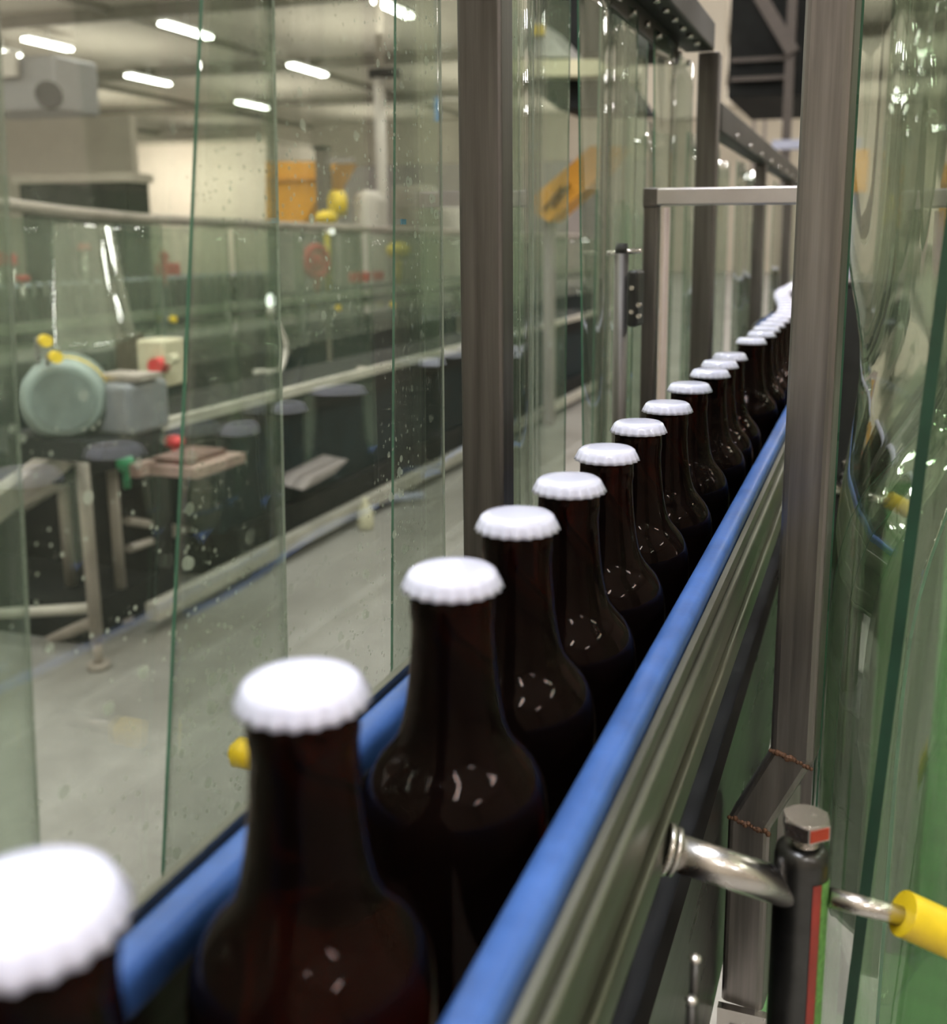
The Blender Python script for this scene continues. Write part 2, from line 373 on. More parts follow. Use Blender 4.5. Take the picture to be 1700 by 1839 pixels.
# rail brackets
def bracket(px, Y, label, first=True):
    pA = Vector((XR + .0125, .363, Z0 - .2335)); pB = oY(1395, 1590, .375); pK0 = oY(1620, 1640, .385); pK1 = oY(1712, 1682, .392)
    t = thing('rail_bracket', label, 'bracket', (pB.x, .38, Z0 - .35))
    d = (pB - pA).normalized()
    MB().cyl(pA, pB + d * .006, .0072, n=28).obj('rod', M['steel'], t)
    MB().cyl(pA - d * .001, pA + d * .0016, .0102).cyl(pA + d * .0022, pA + d * .0044, .0095).obj('collar', M['steel'], t)
    c = oY(1442, 1500, .38); r = .0106
    mb = MB(); zt = c.z - .003
    mb.lathe([(0, -.35), (r, -.35), (r, -.006), (r - .0006, -.0025), (r - .003, 0), (.0045, 0), (.0042, -.002), (0, -.002)], 36, (c.x, c.y, zt)); post = mb.obj('clamp_post', M['plate'], t)
    MB().obox((c.x, c.y, zt - .335), (RX + .0465, c.y, zt - .335), .012, .02).obj('support_arm', M['plate'], t)
    for a0, a1, mm, nm in ((-62, -42, 'stripe_red', 'red_stripe'), (-41, -8, 'stripe_green', 'green_stripe')):  # red and green colour bands along the clamp post
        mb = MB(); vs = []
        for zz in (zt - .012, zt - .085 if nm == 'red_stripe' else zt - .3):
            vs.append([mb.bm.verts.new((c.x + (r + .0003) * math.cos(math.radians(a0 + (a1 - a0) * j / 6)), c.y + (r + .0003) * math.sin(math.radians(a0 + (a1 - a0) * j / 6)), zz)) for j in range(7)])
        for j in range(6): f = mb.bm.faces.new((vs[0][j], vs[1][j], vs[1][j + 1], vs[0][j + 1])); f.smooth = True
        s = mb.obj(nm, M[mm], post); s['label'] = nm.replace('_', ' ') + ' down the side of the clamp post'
    # hex bolt
    q = Vector((c.x + .001, c.y - .001, zt)); bt = MB()
    bt.cyl(q + Vector((0, 0, -.004)), q + Vector((0, 0, .006)), .0048, n=24)
    for j in range(4): bt.cyl(q + Vector((0, 0, .0005 + j * .0013)), q + Vector((0, 0, .0011 + j * .0013)), .0053, n=24)
    hexv = [Vector((q.x + .0096 * math.cos(math.radians(a)), q.y + .0096 * math.sin(math.radians(a)), q.z + .0055)) for a in range(-81, 279, 60)]
    bt.prism(hexv, (0, 0, .006)); bt.cyl(q + Vector((0, 0, .0115)), q + Vector((0, 0, .0121)), .0083, n=32)
    bolt = bt.obj('hex_bolt', M['steel'], t)
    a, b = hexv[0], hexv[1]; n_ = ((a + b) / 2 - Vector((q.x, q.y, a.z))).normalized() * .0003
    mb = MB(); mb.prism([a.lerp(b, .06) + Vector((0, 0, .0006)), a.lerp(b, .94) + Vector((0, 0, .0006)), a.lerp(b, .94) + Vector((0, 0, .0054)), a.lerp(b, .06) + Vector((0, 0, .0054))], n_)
    s = mb.obj('red_face', M['bolt_red'], bolt); s['label'] = 'red bolt face'  # plain red colour on one face of the bolt
    # outer rod and yellow end cap
    MB().cyl(pB + (pK0 - pB).normalized() * .02, pK0 + (pK1 - pK0) * .3, .0038, n=20).obj('outer_rod', M['steel'], t)
    mb = MB(); mb.tube([pK0, pK0 + (pK1 - pK0) * .02, pK0 + (pK1 - pK0) * .06, pK0.lerp(pK1, .9), pK0.lerp(pK1, .98), pK1], .0088, 28); mb.obj('end_cap', M['yellow'], t)
    return t
br = bracket(0, 0, 'rail bracket in the right foreground with hex bolt and yellow end cap')
yk = oZ(1386, 880, -.25)
dup(br, Vector(br.location) + Vector((0, .68, 0)), 'second rail bracket, seen blurred through the green strips right of the steel post')
# left bracket: knob pokes out past the rail
kl = oX(441, 1353, -.214)
lb = thing('rail_bracket', 'rail bracket on the far side with a rounded yellow knob beside the second bottle', 'bracket', (kl.x + .02, kl.y, kl.z - .05))
MB().cyl((XL - .011, kl.y + .001, kl.z), (kl.x + .006, kl.y, kl.z), .003, n=20).obj('rod', M['steel'], lb)
mb = MB(); mb.cyl((kl.x - .0055, kl.y, kl.z), (kl.x + .0085, kl.y, kl.z), .0056, n=28)
bmesh.ops.bevel(mb.bm, geom=[e for e in mb.bm.edges if e.calc_face_angle(0) > .8], offset=.0022, segments=4, affect='EDGES')
for f in mb.bm.faces: f.smooth = True
mb.obj('end_cap', M['yellow'], lb)

# ------------------------------------------------------------------ right post with its welded dog-leg
PY = .62
def ctr(x, y): p = oY(x, y, PY); return p
rp = thing('steel_post', 'tall square steel post on the right with rusty welds and a dog-leg foot', 'post', (-.032, PY, Z0 - .5))
xa = (oY(1450, 0, PY).x + oY(1545, 0, PY).x) / 2
zw = ctr(1425, 1345).z; pl = ctr(1352, 1462); zb = ctr(1340, 1782).z; xb = (ctr(1305, 1500).x + ctr(1398, 1500).x) / 2
RZ = math.radians(-7)
def rot_prism(mb, x, z0, z1, w=.0268, x2=None, bev=.0042):
    c, s = math.cos(RZ), math.sin(RZ); h = w / 2; x2 = x if x2 is None else x2
    sec = []
    for cx_, cy_, a0 in ((h - bev, -h + bev, -90), (h - bev, h - bev, 0), (-h + bev, h - bev, 90), (-h + bev, -h + bev, 180)):
        for j in range(4):
            a = math.radians(a0 + j * 30); sec.append((cx_ + bev * math.cos(a), cy_ + bev * math.sin(a)))
    rings = []
    for xx, zz in ((x, z0), (x2, z1)): rings.append([mb.bm.verts.new((xx + u * c - v * s, PY + u * s + v * c, zz)) for u, v in sec])
    n = len(sec)
    for k in range(n):
        f = mb.bm.faces.new((rings[0][k], rings[0][(k + 1) % n], rings[1][(k + 1) % n], rings[1][k])); f.smooth = False
    mb.bm.faces.new(rings[0][::-1]); mb.bm.faces.new(rings[1]); return mb
rot_prism(MB(), xa, zw, Z0 + .62).obj('upright', M['post'], rp)
rot_prism(MB(), xb, pl.z, zw + .0005, w=.0275, x2=xa).obj('angled_piece', M['post'], rp)
rot_prism(MB(), xb, zb, pl.z + .0005, w=.0275).obj('lower_piece', M['post'], rp)
def weld(name, x, z, tilt):
    mb = MB(); 
    for j in range(13):
        u = -.0125 + .025 * j / 12; c, s = math.cos(RZ), math.sin(RZ); v = -.0136
        mb.ball((x + u * c - v * s, PY + u * s + v * c, z + tilt * u + random.uniform(-.0008, .0008)), random.uniform(.0013, .0023), n=8)
    mb.obj(name, M['weld'], rp)['label'] = 'rusty weld bead'
weld('weld_bead', xa, zw, -.25); weld('weld_bead', xb, pl.z, -.2)
# clamp foot under the post
mb = MB(); mb.box((xb - .016, PY - .02, zb - .07), (xb + .016, PY - .014, zb)); mb.box((xb - .008, PY - .0235, zb - .034), (xb + .006, PY - .02, zb - .012), 1); mb.obj('foot_plate', [M['steel'], M['black']], rp)
# two upright pins by the conveyor side
for (x, y) in ((1248, 1722), (1241, 1796)):
    p = oX(x, y, -.045)
    pin = MB().cyl((p.x, p.y, p.z - .06), (p.x, p.y, p.z - .0008), .0016, n=14).box((RX + .0465, p.y - .003, p.z - .062), (p.x + .003, p.y + .003, p.z - .058)).obj('guide_pin', M['plate'], cv)
    MB().ball((p.x, p.y, p.z), .0021, (1, 1, .7)).obj('pin_tip', M['steel'], pin)
# ------------------------------------------------------------------ left posts and header rails
XP = -.219
def lpost(xl, xr, label, ztop, mat='dark_post', X=XP, depth=.026):
    a = oX(xl, 500, X); b = oX(xr, 500, X)
    t = thing('enclosure_post', label, 'post', (X - .013, (a.y + b.y) / 2, .0), 'uprights of the curtain frame')
    mb = MB(); w = b.y - a.y
    return t, a.y, b.y
def square_post(name, x, y, wx, wy, z0, z1, mat, label, rz=0, group=None, bev=.002, cat='post'):
    t = thing(name, label, cat, (x, y, z0), group)
    MB().box((x - wx / 2, y - wy / 2, z0), (x + wx / 2, y + wy / 2, z1), 0, rz, bev).obj('upright', mat, t)
    MB().box((x - wx * .9, y - wy * .9, z0), (x + wx * .9, y + wy * .9, z0 + .008)).obj('foot_plate', mat, t)
    return t
pa = oX(822, 300, XP); 
q1 = oY(900, 300, pa.y)                                  # front face width in X at that distance
wx = q1.x - oY(822, 300, pa.y).x
ptop = oX(1262, 95, XP)
HZ = ptop.z                                              # header underside height
square_post('enclosure_post', XP + wx / 2 - .0, pa.y + .010, wx, .020, 0, HZ, M['dark_post'], 'nearest dark square post of the left curtain frame, left of centre', group='uprights of the curtain frame')
pb = oX(1240, 300, XP - .01)
square_post('enclosure_post', XP + .008, pb.y + .012, .026, .024, 0, HZ, M['dark_post'], 'dark post at the end of the high header rail, behind the bottle row', group='uprights of the curtain frame')
s1 = oX(1288, 192, -.262); s2 = oX(1288, 245, -.262)
for px, lab in ((1361, 'slim dark post beyond the header rail, left of the steel post'), (1412, 'furthest dark post, touching the left side of the steel post')):
    pc = oX(px, 420, XP - .01)
    square_post('enclosure_post', -.262, oX(px, 420, -.262).y, .026, .024, 0, s1.z - .004, M['dark_post'], lab, group='uprights of the curtain frame')
ye = oX(1290, 105, XP + .02).y
hb = thing('header_rail', 'high dark rail with bolt heads carrying the left strip curtain', 'rail', (XP, pa.y, HZ))
MB().box((XP - .022, -.25, HZ), (XP + .015, ye, HZ + .034), bev=.003).obj('box_rail', M['header'], hb)
MB().box((XP - .020, -.25, HZ - .024), (XP - .016, ye - .07, HZ + .001)).obj('hanger_flange', M['header'], hb)
for j in range(16):
    y = .56 + j * .046
    MB().cyl((XP + .005, y, HZ - .004), (XP + .005, y, HZ + .001), .0036, n=6).obj('bolt_head', M['steel'], hb)
for j in range(12):
    y = .65 + j * .06
    MB().cyl((XP - .0172, y, HZ - .013), (XP - .012, y, HZ - .013), .0036, n=6).obj('flange_bolt', M['steel'], hb)
h2 = thing('header_rail', 'lower header rail continuing beyond the high one towards the steel post', 'rail', (-.262, s1.y, s2.z))
MB().box((-.278, s1.y - .06, s2.z), (-.246, 4.2, s1.z), bev=.003).obj('box_rail', M['header'], h2)
for j in range(9): MB().cyl((-.247, s1.y + .12 + j * .2, s2.z + .009), (-.2425, s1.y + .12 + j * .2, s2.z + .009), .005, n=6).obj('bolt_head', M['steel'], h2)
# portal over the bottle row
PF = .93
la = oY(1158, 380, PF); lc = oY(1184, 360, PF); cb0 = oY(1300, 337, PF); cb1 = oY(1300, 368, PF)
pt = thing('portal_frame', 'small steel portal spanning the bottle row with a pale crossbar', 'frame', ((la.x + lc.x) / 2, PF, .5))
lw = (lc.x - la.x) / 2
for x in ((la.x + lc.x) / 2, -.034):
    MB().box((x - lw, PF - .008, .6), (x + lw, PF + .008, cb1.z), bev=.0015).obj('leg', M['dark_post'], pt)
MB().box((la.x, PF - .0085, cb1.z), (-.034 + lw, PF + .0085, cb0.z), bev=.0015).obj('crossbar', M['light_bar'], pt)
MB().box((la.x - .0006, PF - .009, cb1.z - .002), (lc.x, PF + .009, cb0.z + .0006), bev=.0015).obj('corner_joint', M['dark_post'], pt)
# round pole with cross rod and black clamp
PYY = .88; p0 = oY(1116, 455, PYY); pz = oY(1116, 437, PYY)
rpole = thing('clamp_pole', 'round dark pole with a short cross rod, left of the portal leg', 'pole', (p0.x, PYY, BZ - .15))
MB().cyl((p0.x, PYY, BZ - .15), (p0.x, PYY, p0.z), .0062, n=28).obj('pole', M['dark_post'], rpole)
MB().cyl((p0.x, PYY, p0.z - .002), (p0.x, PYY, pz.z), .0062, .005, n=28).obj('pole_head', M['black'], rpole)
c0, c1 = oY(1090, 455, PYY), oY(1152, 450, PYY); MB().cyl(c0, c1, .0022, n=16).obj('cross_rod', M['steel'], rpole)
mb = MB(); k0, k1 = oY(1130, 585, PYY), oY(1152, 485, PYY); mb.box((k0.x, PYY - .014, k0.z), (k1.x, PYY + .014, k1.z), bev=.003); mb.obj('clamp_block', M['black'], rpole)
for (x, y) in ((1135, 517), (1134, 560), (1147, 548), (1147, 568)):
    p = oY(x, y, PYY - .014); MB().cyl(p + Vector((0, .003, 0)), p - Vector((0, .003, 0)), .0022, n=6).obj('clamp_bolt', M['steel'], rpole)
# slender tan pole
tp = oX(1192, 500, XP + .012)
solo('slender_pole', MB().cyl((tp.x, tp.y, 0), (tp.x, tp.y, oX(1197, 372, XP + .012).z), .0046, n=20), pbr('tan_pole_paint', (.36, .27, .23), .5, .2, .1, 20), 'slender tan pole just right of the portal leg', 'pole')

# ------------------------------------------------------------------ strip curtains
def spline(pts, n):
    P = [Vector(p) for p in pts]; out = []
    P = [P[0] * 2 - P[1]] + P + [P[-1] * 2 - P[-2]]
    m = len(P) - 3
    for i in range(n + 1):
        u = i / n * m; k = min(int(u), m - 1); t = u - k; a, b, c, d = P[k:k + 4]
        out.append(.5 * ((2 * b) + (c - a) * t + (2 * a - 5 * b + 4 * c - d) * t * t + (3 * b - a - 3 * c + d) * t ** 3))
    return out
def strip(label, top, bot, zt, zb, mat='pvc', th=.0014, nu=40, nz=30, wave=0.0, seed=0, edges=('pvc_edge', 'pvc_edge'), group='strips of the clear curtain', name='curtain_strip'):
    """one hanging PVC strip: plan curves (x, y) at its top and its bottom, thickness th, gentle folds"""
    rr = random.Random(seed); ph = [rr.uniform(0, 6.28) for _ in range(4)]
    A = spline([Vector((*p, 0)) for p in top], nu); B = spline([Vector((*p, 0)) for p in bot], nu)
    bm = bmesh.new(); G = [[], []]
    for j in range(nz + 1):
        v = j / nz; row = [a.lerp(b, v) for a, b in zip(A, B)]
        for i, p in enumerate(row):
            t = (row[min(i + 1, nu)] - row[max(i - 1, 0)]).normalized(); n_ = Vector((t.y, -t.x, 0)); u = i / nu
            w = wave * (.25 + .75 * v) * (math.sin(u * 6.5 + ph[0] + v * 1.3) + .6 * math.sin(u * 12 + ph[1] - v * 1.8) + .4 * math.sin(v * 5 + ph[2]))
            q = p + n_ * w; q.z = zt + (zb - zt) * v
            G[0].append(bm.verts.new(q + n_ * th / 2)); G[1].append(bm.verts.new(q - n_ * th / 2))
    w_ = nu + 1
    for s in (0, 1):
        for j in range(nz):
            for i in range(nu):
                vs = [G[s][j * w_ + i], G[s][j * w_ + i + 1], G[s][(j + 1) * w_ + i + 1], G[s][(j + 1) * w_ + i]]
                f = bm.faces.new(vs if s else vs[::-1]); f.smooth = True
    def rim(a, b, mi):
        f = bm.faces.new((G[0][a], G[0][b], G[1][b], G[1][a])); f.material_index = mi; f.smooth = False
    for j in range(nz): rim(j * w_, (j + 1) * w_, 1); rim(j * w_ + nu, (j + 1) * w_ + nu, 2)
    for i in range(nu): rim(i, i + 1, 1); rim(nz * w_ + i, nz * w_ + i + 1, 1)
    bmesh.ops.recalc_face_normals(bm, faces=bm.faces)
    bm.edges.ensure_lookup_table()
    me = bpy.data.meshes.new(name); bm.to_mesh(me); bm.free()
    for m_ in (mat, edges[0], edges[1]): me.materials.append(M[m_])
    for e in me.edges: pass
    o = bpy.data.objects.new(name, me); COL.objects.link(o)
    return tag(o, label, 'curtain strip', group)
XS = XP - .016
def yx(x, y, X): return oX(x, y, X).y
ZT, ZB = HZ - .01, Z0 - .62
def vedge(px_top, px_mid, X):                             # Y of a strip edge at the top and the bottom of its hang, from two sightings
    (x1, y1), (x2, y2) = px_top, px_mid
    p, q = oX(x1, y1, X), oX(x2, y2, X); s = (q.y - p.y) / (q.z - p.z)
    return p.y + s * (ZT - p.z), p.y + s * (ZB - p.z)
eA = vedge((492, 100), (510, 1050), XS - .006); eB0 = vedge((359, 60), (302, 1350), XS); eB1 = vedge((790, 60), (797, 900), XS); eC0 = vedge((708, 60), (702, 1150), XS - .006)
strip('wide clear curtain strip at the far left with a thin pale right edge', [(XS - .006, -.1), (XS - .005, .12), (XS - .006, eA[0])], [(XS - .006, -.1), (XS - .007, .12), (XS - .006, eA[1])], ZT, ZB, seed=1, wave=.0012, edges=('pvc_edge', 'pvc_edge_light'))
eZ = vedge((22, 500), (56, 1200), XS - .012)
strip('greenish strip sliver at the left border of the photo', [(XS - .012, -.12), (XS - .014, .06), (XS - .012, eZ[0])], [(XS - .012, -.12), (XS - .014, .06), (XS - .012, eZ[1])], ZT, ZB, 'pvc_far', seed=5, wave=.001, edges=('pvc_edge', 'pvc_edge_light'))
strip('water-spotted clear strip with a green left edge, left of the nearest dark post', [(XS, eB0[0]), (XS + .002, .42), (XS, eB1[0])], [(XS, eB0[1]), (XS + .001, .42), (XS, eB1[1])], ZT, ZB, seed=2, wave=.001, edges=('pvc_edge', 'pvc_edge_light'))
sC = strip('clear strip with a dark green left edge hanging behind the nearest dark post', [(XS - .006, eC0[0]), (XS - .006, .58), (XS - .007, .70)], [(XS - .006, eC0[1]), (XS - .006, .58), (XS - .007, .70)], ZT, ZB, seed=3, wave=.001, edges=('pvc_edge', 'pvc_edge_light'))
bp_ = oX(725, 398, XS - .004)
MB().box((XS - .0045, bp_.y - .003, bp_.z - .0015), (XS - .004, bp_.y + .003, bp_.z + .0013)).obj('ink_mark', pbr('blue_ink', (.15, .45, .7), .5), sC)['label'] = 'small pale blue ink mark'
strip('narrow clear strip with a pale edge just right of the nearest dark post', [(XS + .003, .635), (XS + .006, .67), (XS, .71)], [(XS + .003, .635), (XS + .007, .67), (XS, .71)], ZT, ZB, 'pvc', seed=4, wave=.001, edges=('pvc_edge_light', 'pvc_edge_light'))
b2 = [(.69, .86, 'rippled green strip with a dark edge, second bay, nearest'), (.82, 1.02, 'rippled green strip behind the round pole'), (.97, 1.16, 'rippled green strip left of the portal leg'), (1.11, 1.33, 'rippled green strip hanging beside the slender tan pole')]
for k, (a, b, lab) in enumerate(b2):
    w = .010 + .0015 * k; XS_ = XS + (.0 if k % 2 else -.02)
    top = [(XS_, a), (XS_ + .006, a + (b - a) * .35), (XS_ - .004, a + (b - a) * .7), (XS_ + .003, b)]
    bot = [(XS_ + w * (1 if k % 2 else -1), a + .02), (XS_ + w * .5, a + (b - a) * .3), (XS_ - w, a + (b - a) * .68), (XS_ + w * .8, b - .03)]
    strip(lab, top, bot, ZT, ZB, 'pvc_far', seed=10 + k, wave=.0022)
z3 = s2.z
b3 = [(1.42, 1.72), (1.66, 2.0), (1.94, 2.35), (2.28, 2.75), (2.68, 3.2), (3.1, 4.0)]
names3 = ['nearest', 'second', 'third', 'fourth', 'fifth', 'furthest']
for k, (a, b) in enumerate(b3):
    w = .010; XS_ = -.30 + (.0 if k % 2 else -.03)
    pts = [(XS_ + w * (1 if k % 2 else -1) * .4, a), (XS_ + w * .7, a + (b - a) * .3), (XS_ - w, a + (b - a) * .66), (XS_ + w * .5, b)]
    strip('%s dull green strip hanging from the lower header rail' % names3[k], pts, pts, z3, ZB, 'pvc_far', seed=30 + k, wave=.004, nu=32, nz=16)
# right side: strips seen at a shallow angle
RT, RB = Z0 + .62, Z0 - .85
strip('green-edged strip hugging the right side of the steel post', [(-.0165, .655), (-.0185, .675), (-.0205, .70)], [(-.0185, .655), (-.0205, .675), (-.0225, .70)], RT, RB, 'pvc_right', seed=50, wave=.0008)
CV_ = [(-0.0118, 0.7979, -0.0561, -0.2415, -0.0708), (-0.0046, 0.7793, -0.0944, 0.161, 0.0461), (0.0015, 0.7389, -0.1139, 0.3529, 0.1031), (0.0066, 0.7097, -0.123, 0.4172, 0.1322), (0.0111, 0.6867, -0.1294, 0.4443, 0.1562), (0.0153, 0.6693, -0.1339, 0.4445, 0.1766), (0.0193, 0.6549, -0.1378, 0.4356, 0.1967), (0.0232, 0.6447, -0.1399, 0.4076, 0.2112), (0.0269, 0.636, -0.142, 0.3806, 0.2249), (0.0306, 0.6283, -0.1442, 0.3562, 0.2374), (0.0342, 0.6216, -0.1464, 0.3348, 0.2475), (0.0377, 0.6158, -0.1482, 0.3163, 0.2543), (0.0412, 0.6104, -0.1501, 0.305, 0.2594), (0.0447, 0.6053, -0.1517, 0.303, 0.2617)]
def lean_strip(label, z0, z1, th=.0024, nu=70, nz=70, sig=.06):
    # a strip that bulges: its lean is strongest around the height of the bottle caps
    P = spline([Vector(c[:3]) for c in CV_], nu); Lq = spline([Vector((c[3], c[4], 0)) for c in CV_], nu)
    G = [[], []]; bm = bmesh.new()
    for j in range(nz + 1):
        z = z0 + (z1 - z0) * j / nz; row = []
        for p, l in zip(P, Lq):
            d = z - p.z; row.append(Vector((p.x, p.y, 0)) + l * (sig * math.tanh(d / sig)))
        for i, q in enumerate(row):
            t = (row[min(i + 1, nu)] - row[max(i - 1, 0)]).normalized(); n_ = Vector((t.y, -t.x, 0)); q = q.copy(); q.z = Z0 + z
            G[0].append(bm.verts.new(q + n_ * th / 2)); G[1].append(bm.verts.new(q - n_ * th / 2))
    w_ = nu + 1
    for s_ in (0, 1):
        for j in range(nz):
            for i in range(nu):
                f = bm.faces.new([G[s_][j * w_ + i], G[s_][j * w_ + i + 1], G[s_][(j + 1) * w_ + i + 1], G[s_][(j + 1) * w_ + i]]); f.smooth = True
    for j in range(nz):
        for c in (0, nu):
            f = bm.faces.new((G[0][j * w_ + c], G[0][(j + 1) * w_ + c], G[1][(j + 1) * w_ + c], G[1][j * w_ + c])); f.material_index = 1
    for i in range(nu):
        for c in (0, nz):
            f = bm.faces.new((G[0][c * w_ + i], G[0][c * w_ + i + 1], G[1][c * w_ + i + 1], G[1][c * w_ + i])); f.material_index = 1
    bmesh.ops.recalc_face_normals(bm, faces=bm.faces)
    me = bpy.data.meshes.new('curtain_strip'); bm.to_mesh(me); bm.free()
    me.materials.append(M['pvc_mirror']); me.materials.append(M['pvc_edge'])
    o = bpy.data.objects.new('curtain_strip', me); COL.objects.link(o)
    return tag(o, label, 'curtain strip', 'strips of the clear curtain')
lean_strip('bulging glossy strip mirroring the white caps, right of the steel post', .62, -.85)
cA = oY(1697, 430, .44); cB = oY(1592, 1250, .44)
def lerpz(z): return cA.x + (cB.x - cA.x) * (z - cA.z) / (cB.z - cA.z)
xt, xb_ = lerpz(RT), lerpz(RB)
lip = [(0, .415), (.003, .44), (.02, .455), (.06, .435), (.12, .40), (.18, .34)]
strip('tilted strip with a thick dark green edge at the right border', [(xt + a, b) for a, b in lip], [(xb_ + a, b) for a, b in lip], RT, RB, 'pvc_right', th=.0045, seed=52, wave=0, nu=60, edges=('pvc_edge_dark', 'pvc_edge_dark'))
strip('outer green strip with wet highlights at the upper right', [(.0, 1.25), (.05, 1.12), (.11, 1.18), (.2, 1.0), (.32, 1.02)], [(-.01, 1.25), (.05, 1.1), (.12, 1.2), (.2, 1.02), (.32, 1.0)], RT, RB, 'pvc_right', seed=54, wave=.003)
dp = thing('backing_pillar', 'dark pillar added behind the green strips to imitate mirrored dark bottles', 'pillar', (-.008, 1.72, 0))  # added dark backing that imitates bottle reflections in the strips
MB().box((-.05, 1.68, 0), (.034, 1.76, Z0 - .07), bev=.006).obj('body', M['black'], dp); MB().box((-.054, 1.676, Z0 - .07), (.038, 1.764, Z0 - .062), bev=.003).obj('lid', M['dark_post'], dp)
square_post('enclosure_post', .115, 1.9, .05, .05, 0, Z0 + .62, M['dark_post'], 'wider dark post glimpsed through the right-hand strips', group='uprights of the curtain frame')
rh = thing('header_rail', 'rail above the right-hand strips, out of the top of the photo', 'rail', (0, 1, RT))
MB().box((-.06, .25, RT), (.36, 1.95, RT + .04)).obj('box_rail', M['dark_post'], rh)

# ================================================================== background: second conveyor
XC = -2.31
M['tan_steel'] = pbr('weathered_steel', (.34, .30, .26), .5, .3, .2, 6)
M['pale_rail'] = pbr('pale_rail', (.50, .48, .42), .5, .3, .15, 6)
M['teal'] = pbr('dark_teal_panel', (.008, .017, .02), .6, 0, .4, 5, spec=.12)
M['motor'] = pbr('grey_green_paint', (.24, .30, .27), .5, 0, .12, 8)
M['cream'] = pbr('cream_enamel', (.55, .52, .36), .5, 0, .06, 8)
M['red'] = pbr('red_enamel', (.62, .035, .04), .4, 0, .1, 8)
M['orange'] = pbr('orange_paint', (.70, .33, .03), .5, 0, .1, 5)
M['grey'] = pbr('machine_grey', (.27, .24, .23), .6, 0, .1, 4)
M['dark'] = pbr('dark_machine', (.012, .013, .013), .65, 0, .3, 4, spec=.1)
M['white'] = pbr('off_white', (.7, .66, .6), .5, 0, .05, 4)
M['bluepale'] = pbr('pale_blue_hose', (.36, .38, .50), .5, 0, .1, 6)
c2 = thing('conveyor', 'long weathered conveyor on legs crossing the floor behind the left curtain', 'conveyor', (XC, 3, 0))
deck = oX(655, 690, XC).z
zdk = [oX(300, 741, XC), oX(810, 643, XC)]
top = (zdk[0].z + zdk[1].z) / 2
MB().box((XC - .03, 2.45, top - .018), (XC + .0, 9.5, top + .018)).obj('deck_rail', M['pale_rail'], c2)
MB().box((XC - .55, 2.5, top - .12), (XC - .06, 9.5, top - .03)).obj('deck', M['dark'], c2)
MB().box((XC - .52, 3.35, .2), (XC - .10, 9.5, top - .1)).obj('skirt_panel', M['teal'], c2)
MB().box((-4.1, 3.05, .02), (XC - .17, 3.15, top - .1)).obj('end_panel', M['dark'], c2)
legs = [(oZ(178, 1200, -1.35), .020), (oZ(222, 1118, -1.35), .019), (oZ(655, 893, -1.35), .022), (Vector((XC, 7.4, 0)), .022), (oZ(133, 1112, -1.35), .02)]
for p, w in legs:
    mb = MB(); mb.cyl((p.x, p.y, .09), (p.x, p.y, top - .02), w, n=20); mb.cyl((p.x, p.y, 0), (p.x, p.y, .1), .014, n=12); mb.cyl((p.x, p.y, 0), (p.x, p.y, .02), .035, n=16); mb.obj('leg', M['tan_steel'], c2)
bb = [oX(262, 1075, XC), oX(820, 838, XC)]; zb_ = (bb[0].z + bb[1].z) / 2
MB().box((XC - .03, 2.8, zb_ - .03), (XC + .02, 9.5, zb_ + .03)).obj('base_beam', M['pale_rail'], c2)
MB().box((XC - .5, 3.4, .0), (XC - .05, 9.4, .21)).obj('base_shade_box', M['dark'], c2)  # dark box in place of the shade under the conveyor
p, q = oY(-40, 1104, 2.55), oY(166, 1092, 2.55); MB().cyl(p, q, .018, n=12).obj('cross_tube', M['pale_rail'], c2)
p, q = oY(0, 1190, 2.75), oY(170, 1115, 2.6); MB().cyl(p, q, .02, n=12).obj('brace_tube', M['tan_steel'], c2)
p, q = oZ(172, 775, top - Z0), oY(-60, 945, 1.9); MB().obox(p, q, .07, .05).obj('angled_rail', M['tan_steel'], c2)
p, q = oY(232, 985, 2.9), oY(352, 945, 3.4); MB().cyl(p, q, .016, n=12).obj('brace_tube', M['tan_steel'], c2)
p, q = oY(228, 935, 2.9), oY(350, 955, 3.4); MB().cyl(p, q, .016, n=12).obj('brace_tube', M['tan_steel'], c2)
p, q = oY(40, 905, 2.8), oY(110, 860, 2.8); MB().cyl(p, q, .03, n=12).obj('brace_tube', M['pale_rail'], c2)
p, q = oX(165, 800, -2.28), oX(232, 770, -2.28); MB().cyl(p, q, .014, n=12).obj('handle_bar', M['pale_rail'], c2)
p, q = oX(205, 770, -2.4), oX(282, 742, -2.4); MB().box((p.x - .2, p.y, p.z), (p.x, q.y, q.z)).obj('cover_plate', M['tan_steel'], c2)
MB().box((-4.1, 2.66, 0), (XC - .16, 3.06, .13)).obj('floor_plinth', M['dark'], c2)
# trays and red bits under the deck
a, b = oY(265, 812, 2.55), oY(372, 845, 2.55); dx_ = max(0, XC + .03 - a.x); a.x += dx_; b.x += dx_
tr_ = MB().box((a.x, 2.5, b.z - .015), (b.x, 2.75, b.z + .015)).box((a.x + .02, 2.44, b.z - .01), (a.x + .05, 2.52, top - .02)).obj('drip_tray', pbr('rosy_steel', (.42, .28, .25), .5, .2), c2)
tr_['label'] = 'reddish drip tray'
MB().box((a.x + .03, 2.53, b.z + .015), (b.x - .05, 2.72, a.z - .01)).obj('tray_lining', pbr('brown_red', (.16, .07, .06), .5, .1), tr_)
p = oY(313, 793, 3.0); solo('red_valve', MB().ball(p, .03, (1.3, 1, .8)).cyl(p, p - Vector((.0, 0, .06)), .012), M['red'], 'small red valve above the reddish tray', 'valve')
p = oY(225, 832, 2.62); solo('green_valve', MB().ball(p, .03, (1, 1, 1)).cyl(p, p - Vector((0, 0, .08)), .012), pbr('green_enamel', (.02, .25, .1), .4), 'small green valve behind the conveyor legs', 'valve')
